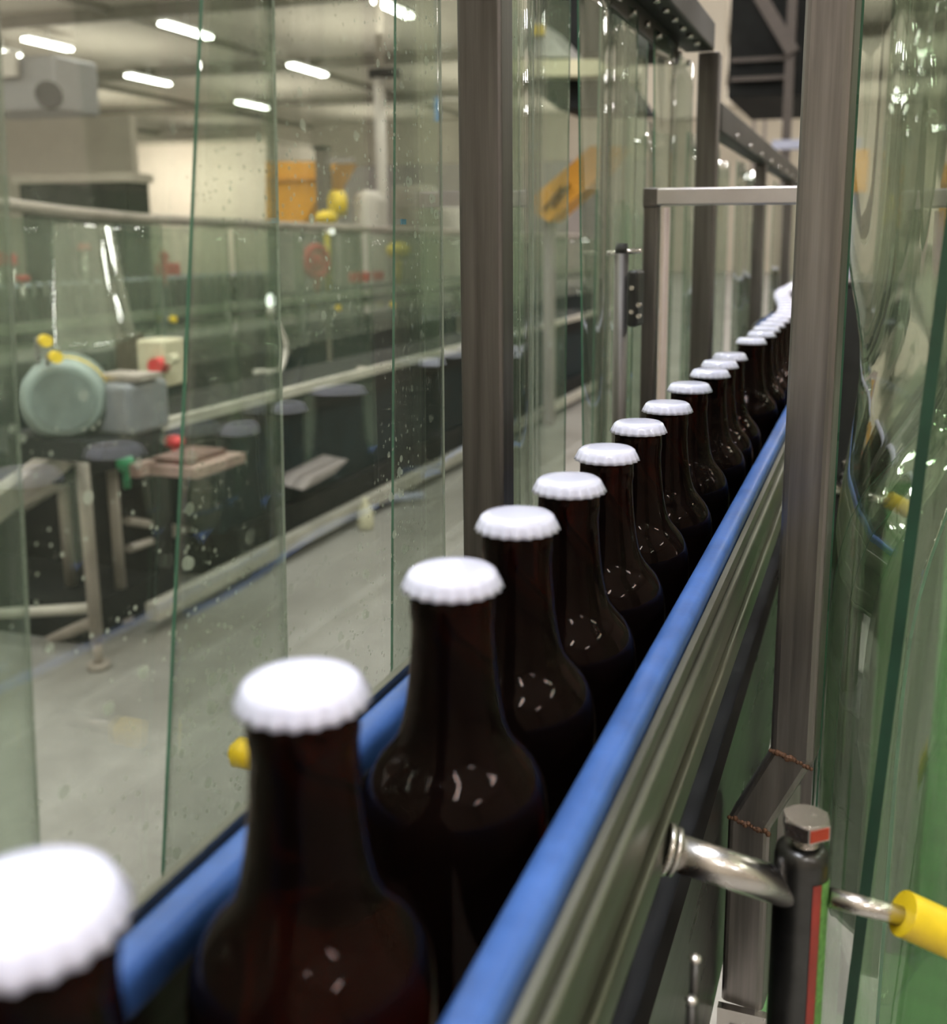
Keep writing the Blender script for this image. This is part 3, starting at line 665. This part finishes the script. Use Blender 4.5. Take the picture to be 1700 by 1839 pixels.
# floor pipe and clutter by the far leg
p, q = oZ(640, 905, -1.31), oZ(760, 890, -1.31); solo('floor_hose', MB().tube([p, p.lerp(q, .5) + Vector((0, .02, 0)), q], .02), M['bluepale'], 'pale blue hose lying on the floor by the far conveyor leg', 'hose')
p = oZ(526, 912, -1.28); p.x = XC + .075; solo('plastic_bottle', MB().lathe([(0, 0), (.035, 0), (.038, .02), (.036, .1), (.012, .13), (.012, .15), (0, .15)], 16, (p.x, p.y, 0.0)), M['cream'], 'small cream bottle standing by the conveyor base beam', 'bottle')
a, b, c, d = oX(560, 860, -2.28), oX(625, 826, -2.28), oX(600, 850, -2.28), oX(545, 880, -2.28)
solo('floor_board', MB().prism([a, b, c, d], (-.15, 0, .02)), M['grey'], 'grey board leaning under the second conveyor', 'board')
# drive motor
mc = oX(118, 712, -2.15); ax = Vector((.5, -.62, 0)).normalized(); R_ = .115
dm = thing('drive_motor', 'grey-green drum motor with a yellow warning band at the left', 'motor', (mc.x, mc.y, mc.z - .2))
sd = Vector((.62, .5, 0)).normalized()
MB().cyl(mc - ax * .10, mc + ax * .07, R_, n=40).cyl(mc + ax * .07, mc + ax * .085, R_, R_ * .8, n=40).obj('drum', M['motor'], dm)
MB().cyl(mc + ax * .084, mc + ax * .09, R_ * .72, n=36).obj('end_cover', pbr('dull_green_cover', (.15, .19, .17), .6), dm)
mb = MB(); vs = []
for s in (.02, .06): vs.append([mb.bm.verts.new(mc + ax * s + (sd * math.cos(math.radians(a)) + Vector((0, 0, 1)) * math.sin(math.radians(a))) * (R_ + .002)) for a in range(15, 100, 6)])
for j in range(len(vs[0]) - 1): mb.bm.faces.new((vs[0][j], vs[0][j + 1], vs[1][j + 1], vs[1][j]))
mb.obj('warning_band', M['yellow'], dm)['label'] = 'yellow warning band'
g0 = mc + sd * .16
MB().box((g0.x - .08, g0.y - .09, g0.z - .11), (g0.x + .08, g0.y + .09, g0.z + .04), bev=.02).obj('gearbox', pbr('gearbox_grey', (.16, .17, .18), .5), dm)
MB().box((mc.x - .12, mc.y - .1, mc.z - .16), (mc.x + .2, mc.y + .15, mc.z - R_ + .01)).obj('mount', M['dark'], dm)
p = g0 + Vector((0, 0, .045)); MB().box((p.x - .06, p.y - .06, p.z), (p.x + .09, p.y + .05, p.z + .015)).obj('terminal_lid', M['tan_steel'], dm)
for (x, y) in ((78, 611), (96, 640)):
    p = oY(x, y, 2.2); g_ = MB().cyl(p, p + Vector((.03, -.02, 0)), .016, n=16).obj('grease_cap', M['yellow'], dm); g_['label'] = 'yellow grease cap'
    MB().tube([p, p - Vector((.05, -.03, 0)), Vector((p.x - .06, p.y + .04, mc.z + .02))], .007, 8).obj('grease_line', M['steel'], g_)
# draped strip over the motor
da, db = oX(95, 400, -2.7), oX(215, 690, -2.25)
strip('limp green strip draped down over the drum motor', [(da.x, da.y), (da.x + .03, da.y + .16), (da.x - .02, da.y + .32)], [(-2.16, mc.y - .02), (-2.1, mc.y + .14), (-2.2, mc.y + .36)], da.z, mc.z + .135, 'pvc_far', seed=70, wave=.006, group='green strips of the hall curtains')
# control box
a, b = oY(243, 610, 3.6), oY(297, 697, 3.6)
cbx = thing('control_box', 'cream control box with a round red knob behind the second conveyor', 'control box', (a.x, 3.6, b.z))
MB().box((a.x, 3.6, b.z), (b.x, 3.75, a.z), bev=.012).obj('cabinet', M['cream'], cbx)
p = oY(285, 657, 3.58); MB().cyl(p + Vector((0, .03, 0)), p - Vector((0, .03, 0)), .035, n=20).obj('knob', M['red'], cbx)
p = oY(308, 645, 3.58); MB().cyl(p + Vector((0, .03, 0)), p - Vector((0, .02, 0)), .022, n=16).obj('lever', M['cream'], cbx)
a, b = oY(205, 600, 3.8), oY(243, 760, 3.8); solo('brown_column', MB().box((a.x, 3.8, .0), (b.x, 3.9, a.z)), pbr('brown_steel', (.10, .09, .06), .5, .2), 'dark brown column left of the cream control box', 'column')

# ------------------------------------------------------------------ third conveyor with its green curtain
XT = -4.3
c3 = thing('conveyor', 'third conveyor carrying small dark bottles behind the hazy green curtain', 'conveyor', (XT - .5, 6, 0))
pz3 = oX(200, 560, XT - .45).z
MB().box((XT - .8, 2.2, pz3 - .1), (XT - .16, 17, pz3)).obj('deck', M['dark'], c3)
MB().box((XT - .16, 2.2, pz3 - .04), (XT - .12, 17, pz3 + .015)).obj('side_rail', M['pale_rail'], c3)
r1 = oX(400, 585, XT).z; MB().box((XT - .22, 2.2, r1 - .015), (XT - .17, 17, r1 + .015)).obj('lower_rail', M['pale_rail'], c3)
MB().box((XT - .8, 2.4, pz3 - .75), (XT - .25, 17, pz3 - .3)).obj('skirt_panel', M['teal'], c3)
for y in (3.0, 5.4, 8, 11): MB().box((XT - .3, y, 0), (XT - .24, y + .06, pz3 - .08)).obj('leg', M['tan_steel'], c3)
rows = [(XT - .28, 0), (XT - .42, .03)]
smb = MB(); smb.lathe([(0, 0), (.028, 0), (.031, .01), (.031, .11), (.016, .16), (.013, .2), (0, .2)], 14, mi=0); smb.lathe([(0, .2), (.0165, .2), (.0165, .213), (0, .215)], 14, mi=1)
b3o = solo('bottle', smb, [M['dark'], M['cap']], 'distant dark bottle in the double row behind the hazy green curtain', 'bottle', 'bottles on the third conveyor')
n_ = 0
for rx, dy in rows:
    for j in range(46):
        y = 3.0 + dy + j * .095 + random.uniform(-.012, .012)
        if n_ == 0: b3o.location = (rx, y, pz3)
        else: o_ = b3o.copy(); o_.location = (rx, y, pz3); COL.objects.link(o_)
        n_ += 1
zt3 = oX(0, 364, XT).z
tops = [oX(-90, 356, XT), oX(0, 366, XT), oX(120, 381, XT), oX(250, 393, XT), oX(480, 404, XT), oX(700, 413, XT), oX(900, 421, XT), oX(1050, 425, XT)]
ht = thing('curtain_rail', 'long sagging rail along the top of the hazy green hall curtain', 'rail', tops[1])
MB().tube(tops, .034, 10).obj('rail', M['tan_steel'], ht)
mb = MB()
for A_, B_ in zip(tops, tops[1:]):
    n2 = max(2, int((B_ - A_).length / .12))
    for j in range(n2):
        p = A_.lerp(B_, j / n2); mb.ball(p - Vector((-.012, 0, .012)), .016, n=6)
    if B_.y > 9: break
mb.obj('hanger_beads', M['tan_steel'], ht)['kind'] = 'stuff'
ys = [2.9, 3.5, 4.15, 4.8, 5.5, 6.3, 7.2, 8.3, 9.6, 11.4, 13.6, 17]
def topz(y):
    for A_, B_ in zip(tops, tops[1:]):
        if A_.y <= y <= B_.y: return A_.z + (B_.z - A_.z) * (y - A_.y) / (B_.y - A_.y)
    return tops[-1].z if y > tops[-1].y else tops[0].z
ordn = ['nearest', 'second', 'third', 'fourth', 'fifth', 'sixth', 'seventh', 'eighth', 'ninth', 'tenth', 'furthest']
zl = oX(150, 690, XT).z
for k, (a, b) in enumerate(zip(ys, ys[1:])):
    XT_ = XT + (.03 if k % 2 else -.03)
    pts = [(XT_ + .01, a - .05), (XT_ - .015, a + (b - a) * .35), (XT_ + .015, a + (b - a) * .7), (XT_ + .005, b)]
    strip('%s strip of the hazy green curtain in the hall, counted from the left' % ordn[k], pts, pts, min(topz(a), topz(b)) - .03, zl, 'pvc_hall', seed=80 + k, wave=.008, nu=20, nz=8, group='green strips of the hall curtains', edges=('pvc_edge_light', 'pvc_edge_light'))
# red and yellow fittings on the third conveyor (real fittings in front of the curtain)
def handwheel(x, y, X, r, label):
    p = oX(x, y, X); t = thing('handwheel', label, 'handwheel', (p.x, p.y, pz3 + .002), 'red handwheels on the third conveyor')
    m_ = MB(); pts = [p + Vector((0, 0, 0)) + Vector((.25 * math.cos(a) * r, .97 * math.cos(a) * r, math.sin(a) * r)) for a in [i * 2 * math.pi / 20 for i in range(21)]]
    m_.tube(pts, r * .28, 8); m_.obj('rim', M['red'], t)
    MB().ball(p, r * .62, (.6, 1, 1)).obj('hub', M['red'], t)
    MB().cyl(p, (p.x, p.y, pz3 + .002), r * .18, n=10).obj('stem', M['red'], t)
handwheel(568, 470, XT - .5, .13, 'large red handwheel left of the dark green strip edge')
handwheel(294, 462, XT - .5, .035, 'small red handwheel left of the first strip edge')
def redbox(x0, y0, x1, y1, X, label):
    a, b = oX(x0, y1, X), oX(x1, y0, X); t = thing('red_actuator', label, 'actuator', ((X - .02), (a.y + b.y) / 2, pz3), 'red actuators on the third conveyor')
    MB().box((X - .05, a.y, a.z), (X, b.y, b.z), bev=.012).obj('housing', M['red'], t)
    MB().cyl((X - .025, (a.y + b.y) / 2, pz3 + .001), (X - .025, (a.y + b.y) / 2, a.z + .005), .012, n=12).obj('stand', M['steel'], t)
    MB().cyl((X - .02, b.y - .005, (a.z + b.z) / 2), (X - .02, b.y + .008, (a.z + b.z) / 2), .012, n=12).obj('port', M['steel'], t)
redbox(634, 487, 690, 508, XT - .55, 'red actuator right of the large red handwheel')
redbox(288, 472, 324, 497, XT - .55, 'red actuator beneath the small red handwheel')
redbox(-6, 452, 8, 478, XT - .55, 'upright red actuator cut by the left border')
redbox(22, 456, 32, 478, XT - .55, 'slim red actuator near the left border')
redbox(36, 494, 56, 508, XT - .55, 'low flat red actuator near the left border')
redbox(148, 438, 164, 450, XT - .55, 'tiny red actuator above the drum motor')
def dome(x, y, X, r, label, base=None):
    p = oX(x, y, X); t = thing('yellow_dome', label, 'dome', p, 'yellow domes on the third conveyor')
    MB().ball(p, r, (1, 1.5, .75)).obj('dome_shell', M['yellow'], t); MB().cyl((p.x, p.y, base + .002 if base else p.z - r * 1.6), p, r * .3, n=14).obj('neck', M['yellow'], t)
dome(715, 450, XT - .5, .12, 'large yellow dome crossed by the dark green strip edge', pz3)
dome(586, 391, XT - .5, .09, 'flat yellow dome just above the curtain rail below the orange panel', pz3)
for (x, y, lab) in ((307, 573, 'small yellow plug left of the first strip edge on the lower rail'), (604, 553, 'small yellow plug under the large red handwheel'), (702, 547, 'small yellow plug beside the dark green strip edge')):
    p = oX(x, y, XT + .06); t = thing('yellow_plug', lab, 'plug', p, 'yellow plugs on the rail'); MB().cyl(p, p + Vector((.03, 0, 0)), .022, n=16).obj('plug_cap', M['yellow'], t); MB().cyl(p - Vector((.08, 0, 0)), p, .008, n=10).obj('stem', M['steel'], t)
# glowing ball added in place of a bright pipe glint, with a hose
p = oX(486, 540, -3.4)
wl = thing('glint_ball', 'small glowing ball in place of a pipe glint, left of the large red handwheel', 'lamp', p)
MB().ball(p, .028, (.9, .9, 1.5)).obj('glow_ball', emit('painted_glint', (1, 1, .95), 9), wl)
MB().cyl(p - Vector((0, -.01, .09)), p - Vector((0, 0, .03)), .03, .024, n=16).obj('glow_base', M['white'], wl)
pts = [p + Vector((0, .0, -.08)), p + Vector((0, .1, -.2)), p + Vector((0, .14, -.3)), p + Vector((.0, .05, -.42)), p + Vector((0, -.2, -.4))]
MB().tube(spline(pts, 24), .016, 8).obj('cable', M['white'], wl)
p = oX(596, 416, -4.0); t = thing('indicator_lamp', 'tiny round bright lamp beneath the flat yellow dome', 'lamp', p); MB().ball(p, .02).obj('glow_ball', emit('indicator_glow', (1, 1, .9), 6), t); MB().cyl(p - Vector((.06, 0, 0)), p, .012, n=10).obj('glow_base', M['white'], t)

# ------------------------------------------------------------------ further hall
def pbox(name, x0, y0, x1, y1, Y, dep, mat, label, cat, bev=0):
    a, b = oY(x0, y1, Y), oY(x1, y0, Y); a.z = max(0, a.z) if y1 > y0 + 400 or name == 'pale_partition' else 0.0
    return solo(name, MB().box((a.x, Y, a.z), (b.x, Y + dep, b.z), bev=bev), mat if not isinstance(mat, str) else M[mat], label, cat)
a, b = oY(240, 400, 36), oY(478, 255, 36)
cr = thing('cold_room', 'pale lit cold room at the far wall behind the first strip edge', 'room', (a.x, 36, 0))
MB().box((a.x, 36, 0), (b.x, 40, b.z)).obj('panel_wall', M['palewall'], cr); MB().box((a.x - .1, 35.9, b.z), (b.x + .1, 40, b.z + .15)).obj('roof_edge', M['wall'], cr)
a, b = oY(42, 420, 26), oY(226, 326, 26)
dk = thing('dark_loading_bay', 'dark loading bay opening at the far left wall', 'opening', (a.x, 26, 0))
MB().box((a.x, 26, 0), (b.x, 27, b.z)).obj('bay_shutter', M['dark'], dk); MB().box((a.x - .2, 25.9, b.z), (b.x + .2, 27, b.z + .25)).obj('lintel', M['wall'], dk)
a, b = oY(0, 300, 30), oY(232, 205, 30)
solo('partition', MB().box((a.x - 8, 30, 0), (b.x, 30.3, b.z)), M['wall'], 'beige partition above the dark loading bay', 'partition')
c_ = oY(365, 330, 36); area(c_.x, 33.2, 3.9, 6, .4, 520, (1, .9, .8)); bpy.context.scene.collection.objects[-1].rotation_euler = (math.radians(70), 0, 0)  # unseen lamp added to brighten the cold room front
# unit heater at upper left
a, b = oY(-60, 205, 14), oY(118, 95, 14)
uh = thing('unit_heater', 'grey unit heater with a dark round outlet hanging at the upper left', 'heater', (a.x, 14, a.z))
MB().box((a.x, 14, a.z), (b.x - .25, 15, b.z), bev=.05).obj('casing', pbr('zinc_grey', (.33, .33, .34), .5, .4), uh)
c = oY(93, 172, 13.9); MB().cyl(c - Vector((.3, -.3, 0)), c + Vector((.12, -.2, 0)), .2, n=28).obj('outlet', M['black'], uh)
a2, b2_ = oY(-20, 140, 13.9), oY(28, 92, 13.9); MB().box((a2.x, 13.85, a2.z), (b2_.x, 13.95, b2_.z)).obj('label_plate', M['white'], uh)
MB().cyl((a.x + .3, 14.5, b.z), (a.x + .3, 14.5, ZC), .03, n=8).obj('hanger', M['dark'], uh)
# orange panel machine, pole, disc
a, b = oY(478, 405, 11.5), oY(606, 290, 11.5)
om_ = thing('orange_machine', 'orange machine panel with a grey slanted corner, left of centre', 'machine', (a.x, 11.5, 0))
poly = [Vector((a.x, 11.5, 0)), Vector((b.x, 9, 0)), oY(545, 405, 11.5), oY(575, 345, 11.5), oY(606, 290, 11.5), oY(478, 290, 11.5)]
poly = [oY(478, 412, 11.5), oY(540, 412, 11.5), oY(575, 345, 11.5), oY(606, 290, 11.5), oY(478, 290, 11.5)]
MB().prism(poly, (0, .5, 0)).obj('panel', M['orange'], om_)
a3, b3_ = oY(478, 326, 11.47), oY(575, 320, 11.47); MB().box((a3.x, 11.46, a3.z), (b3_.x, 11.5, b3_.z)).obj('panel_seam', pbr('orange_shade', (.45, .2, .03), .6), om_)
MB().box((a.x, 11.5, 0), (b.x, 12, oY(478, 411, 11.5).z)).obj('base', M['grey'], om_)
a, b = oY(570, 410, 11), oY(586, 268, 11); pl_ = thing('stub_column', 'dark grey column with a small head in front of the orange panel', 'column', (a.x, 11, 0))
MB().box((a.x, 11, 0), (b.x, 11.1, b.z)).obj('shaft', pbr('column_grey', (.13, .11, .09), .6), pl_); MB().box((a.x - .02, 10.98, b.z), (b.x, 11.12, b.z + .04)).obj('head', M['dark'], pl_)
a, b = oY(586, 294, 11), oY(632, 282, 11); MB().box((a.x, 11.02, a.z), (b.x, 11.06, b.z)).obj('arm', M['grey'], pl_)
p = oY(606, 366, 10.5); ds = thing('yellow_disc', 'upright yellow disc beside the stub column', 'disc', p); MB().cyl(p - Vector((.05, .05, 0)), p + Vector((.05, .05, 0)), .14, n=28).obj('disc_face', M['yellow'], ds); MB().cyl((p.x, p.y + .02, 0), p, .02, n=10).obj('stand', M['grey'], ds)
# pale pipe column
a = oY(687, 400, 16); pc_ = thing('pale_column', 'tall pale column left of the dark green strip edge', 'column', (a.x, 16, 0)); zt_ = oY(687, 140, 16).z
MB().cyl((a.x, 16, 0), (a.x, 16, zt_), .09, n=20).obj('shaft', M['white'], pc_); MB().box((a.x - .14, 15.9, zt_), (a.x + .35, 16.1, zt_ + .14)).obj('bracket', M['dark'], pc_); MB().cyl((a.x, 16.05, zt_), (a.x, 16.05, ZC), .06, n=12).obj('upper_shaft', M['wall'], pc_)
pbox('grey_cabinet', 606, 285, 1165, 555, 20, 1.5, 'grey', 'long grey cabinet wall behind the dark post', 'cabinet')
pbox('white_sack', 628, 340, 668, 408, 12, .5, 'white', 'white sack standing left of the pale column', 'sack', .15)
pbox('white_carton', 752, 372, 822, 412, 14, .5, 'white', 'white carton left of the nearest dark post', 'carton', .03)
pbox('steel_tank', 700, 330, 750, 412, 13, .8, 'tan_steel', 'dull steel tank right of the dark green strip edge', 'tank', .1)
p = oY(795, 355, 10); 0 and solo('red_knob', MB().ball(p, .03).cyl(p, p + Vector((0, .1, 0)), .012), M['red'], 'tiny red knob above the white carton', 'knob')
a = oY(784, 190, 6); solo('blue_tag', MB().box((a.x - .015, 6, a.z - .09), (a.x + .015, 6.02, a.z + .05)).cyl((a.x, 6.01, a.z), (a.x, 6.01, ZC), .002, n=6), pbr('blue_tag', (.05, .25, .6), .5), 'blue tag on a thin line left of the nearest dark post', 'tag')
MB().tube([oY(690, 191, 15.95), oY(730, 192, 16), oY(800, 178, 16), oY(900, 180, 16)], .02, 8).obj('cable', M['white'], pc_)
# machinery seen in the second bay
oc = thing('orange_chute', 'orange slanted chute with dark lettering-like slots seen through the rippled strips', 'chute', oY(1000, 390, 7))
poly = [oY(958, 352, 7), oY(1030, 290, 7), oY(1060, 262, 7), oY(1120, 262, 7), oY(1062, 330, 7), oY(985, 398, 7), oY(962, 385, 7)]
MB().prism(poly, (0, .3, 0)).obj('chute_side', M['orange'], oc)
for a_, b_ in (((975, 378), (1010, 335)), ((992, 372), (1022, 332))):
    p, q = oY(*a_, 6.985), oY(*b_, 6.985); MB().obox(p, q, .012, .02).obj('slot', M['dark'], oc)
MB().box((oY(975, 430, 7.1).x, 7.1, 0), (oY(990, 430, 7.1).x, 7.2, oY(980, 380, 7.1).z)).obj('leg', M['grey'], oc)
hp = thing('hopper', 'grey hopper with a cream rim and yellow sticker, upper centre behind the strips', 'hopper', oY(1000, 130, 6))
MB().prism([oY(900, 102, 6), oY(1022, 102, 6), oY(985, 62, 6), oY(955, 30, 6), oY(900, 10, 6)], (0, .6, 0)).obj('hood', pbr('hood_grey', (.36, .36, .35), .5, .3), hp)
MB().prism([oY(890, 136, 5.9), oY(1060, 136, 5.9), oY(1105, 128, 5.9), oY(1075, 106, 5.9), oY(890, 108, 5.9)], (0, .7, 0)).obj('rim', M['cream'], hp)
a, b = oY(957, 64, 5.98), oY(976, 44, 5.98); MB().box((a.x, 5.97, a.z), (b.x, 5.995, b.z)).obj('yellow_sticker', M['yellow'], hp)
MB().prism([oY(925, 138, 6.05), oY(1110, 138, 6.05), oY(1150, 195, 6.05), oY(1000, 195, 6.05)], (0, .5, 0)).obj('underside', M['dark'], hp)
a, b = oY(1120, 0, 6.4), oY(905, 0, 6.4); MB().box((oY(955, 0, 6.6).x, 6.6, oY(955, 100, 6.6).z), (oY(1190, 0, 6.6).x, 7.2, oY(955, -150, 6.6).z)).obj('chimney_duct', M['dark'], hp)
MB().box((oY(1080, 0, 6.3).x, 6.3, 0), (oY(1092, 0, 6.3).x, 6.38, oY(1085, 190, 6.3).z)).obj('leg', M['dark'], hp)
# top right: pale wall, black gantry
pbox('pale_partition', 1150, -260, 1312, 215, 14, .3, pbr('partition_paint', (.62, .57, .49), .8, 0, .03), 'pale partition at the top right above the header rail', 'partition')
gt_ = thing('overhead_gantry', 'black overhead gantry with a diagonal brace left of the steel post', 'gantry', (oY(1440, 170, 10).x, 10, 0))
MB().box((oY(1312, 0, 10.5).x, 10.5, oY(1400, 172, 10.5).z), (oY(1480, 0, 10.5).x, 12.5, oY(1400, -320, 10.5).z)).obj('hopper_box', M['dark'], gt_)
M['gant'] = pbr('gantry_steel', (.07, .058, .052), .5, .2)
MB().obox(oY(1345, -40, 10.2), oY(1424, 95, 10.2), .12, .1).obj('diagonal_brace', M['gant'], gt_)
MB().box((oY(1414, 0, 10.2).x, 10.2, 0), (oY(1430, 0, 10.2).x, 10.3, oY(1420, -300, 10.2).z)).obj('column', M['gant'], gt_)
for y_ in (108, 142): MB().box((oY(1312, y_ + 4, 10.4).x, 10.4, oY(1312, y_ + 4, 10.4).z), (oY(1424, y_, 10.4).x, 10.46, oY(1312, y_ - 3, 10.4).z)).obj('cross_beam', M['gant'], gt_)
lt = thing('lattice_stand', 'slim lattice stand far away beneath the black gantry', 'stand', (oY(1370, 240, 15).x, 15, 0))
for x_ in (1362, 1382): MB().box((oY(x_, 0, 15).x - .02, 15, 0), (oY(x_, 0, 15).x + .02, 15.05, oY(x_, 172, 15).z)).obj('upright', M['grey'], lt)
MB().obox(oY(1363, 180, 15), oY(1410, 222, 15), .03, .03).obj('brace', M['steel'], lt)
a, b = oY(1385, 268, 8), oY(1445, 250, 8); solo('pale_beam', MB().box((a.x, 8, a.z), (b.x + .4, 8.1, b.z)).box((b.x + .3, 8, 0), (b.x + .38, 8.08, a.z)), M['bluepale'], 'pale lilac beam just left of the steel post, below the gantry', 'beam')
# behind the right strips: neighbouring line with a green curtain and an orange upright
a, b = oY(1530, 345, 6), oY(1560, 268, 6); ou = thing('orange_upright', 'orange machine head on a grey column peeping out right of the steel post', 'machine', (a.x, 6, 0))
MB().box((a.x, 6, a.z), (b.x, 6.1, b.z)).obj('head', M['orange'], ou); MB().box((a.x + .02, 6.02, 0), (b.x - .02, 6.08, a.z)).obj('column', M['grey'], ou)
XQ = 1.2
for k, (a, b) in enumerate(((1.2, 2.4), (2.3, 3.6), (3.5, 5.0), (4.9, 7.5))):
    pts = [(XQ + .02, a), (XQ - .05, a + (b - a) * .35), (XQ + .05, a + (b - a) * .7), (XQ, b)]
    strip('%s green strip of the neighbouring line beyond the right-hand strips' % ordn[k], pts, pts, Z0 + .12, .15, 'pvc_hall', seed=120 + k, wave=.03, nu=20, nz=8, group='green strips of the hall curtains')
sc_ = thing('side_conveyor', 'dark conveyor behind the green curtain on the right', 'conveyor', (XQ + .6, 4, 0))
MB().box((XQ + .3, 1.0, .75), (XQ + .8, 8, .95)).obj('deck', M['dark'], sc_)
for y in (1.2, 3.5, 6): MB().box((XQ + .5, y, 0), (XQ + .56, y + .06, .76)).obj('leg', M['grey'], sc_)
gm = MB().box((-.12, .7, 0), (1.1, 6, .012)); solo('floor_mat', gm, pbr('green_mat', (.05, .14, .04), .7, 0, .2, 12), 'green floor mat beyond the right-hand strips', 'mat')

# ------------------------------------------------------------------ world and render settings
w = bpy.data.worlds.new('world'); sc.world = w; w.use_nodes = True
w.node_tree.nodes['Background'].inputs[0].default_value = (.9, .95, 1, 1); w.node_tree.nodes['Background'].inputs[1].default_value = .02
sc.view_settings.view_transform = 'Standard'; sc.view_settings.look = 'None'; sc.view_settings.gamma = 1; sc.view_settings.use_curve_mapping = False
sc.view_settings.exposure = -1.38
cy = sc.cycles
cy.use_denoising = True
cy.max_bounces = 10; cy.transparent_max_bounces = 24; cy.transmission_bounces = 7; cy.glossy_bounces = 4; cy.diffuse_bounces = 3
cy.use_adaptive_sampling = True; cy.adaptive_threshold = .12; cy.adaptive_min_samples = 16
cy.caustics_reflective = False; cy.caustics_refractive = False; cy.sample_clamp_indirect = 6
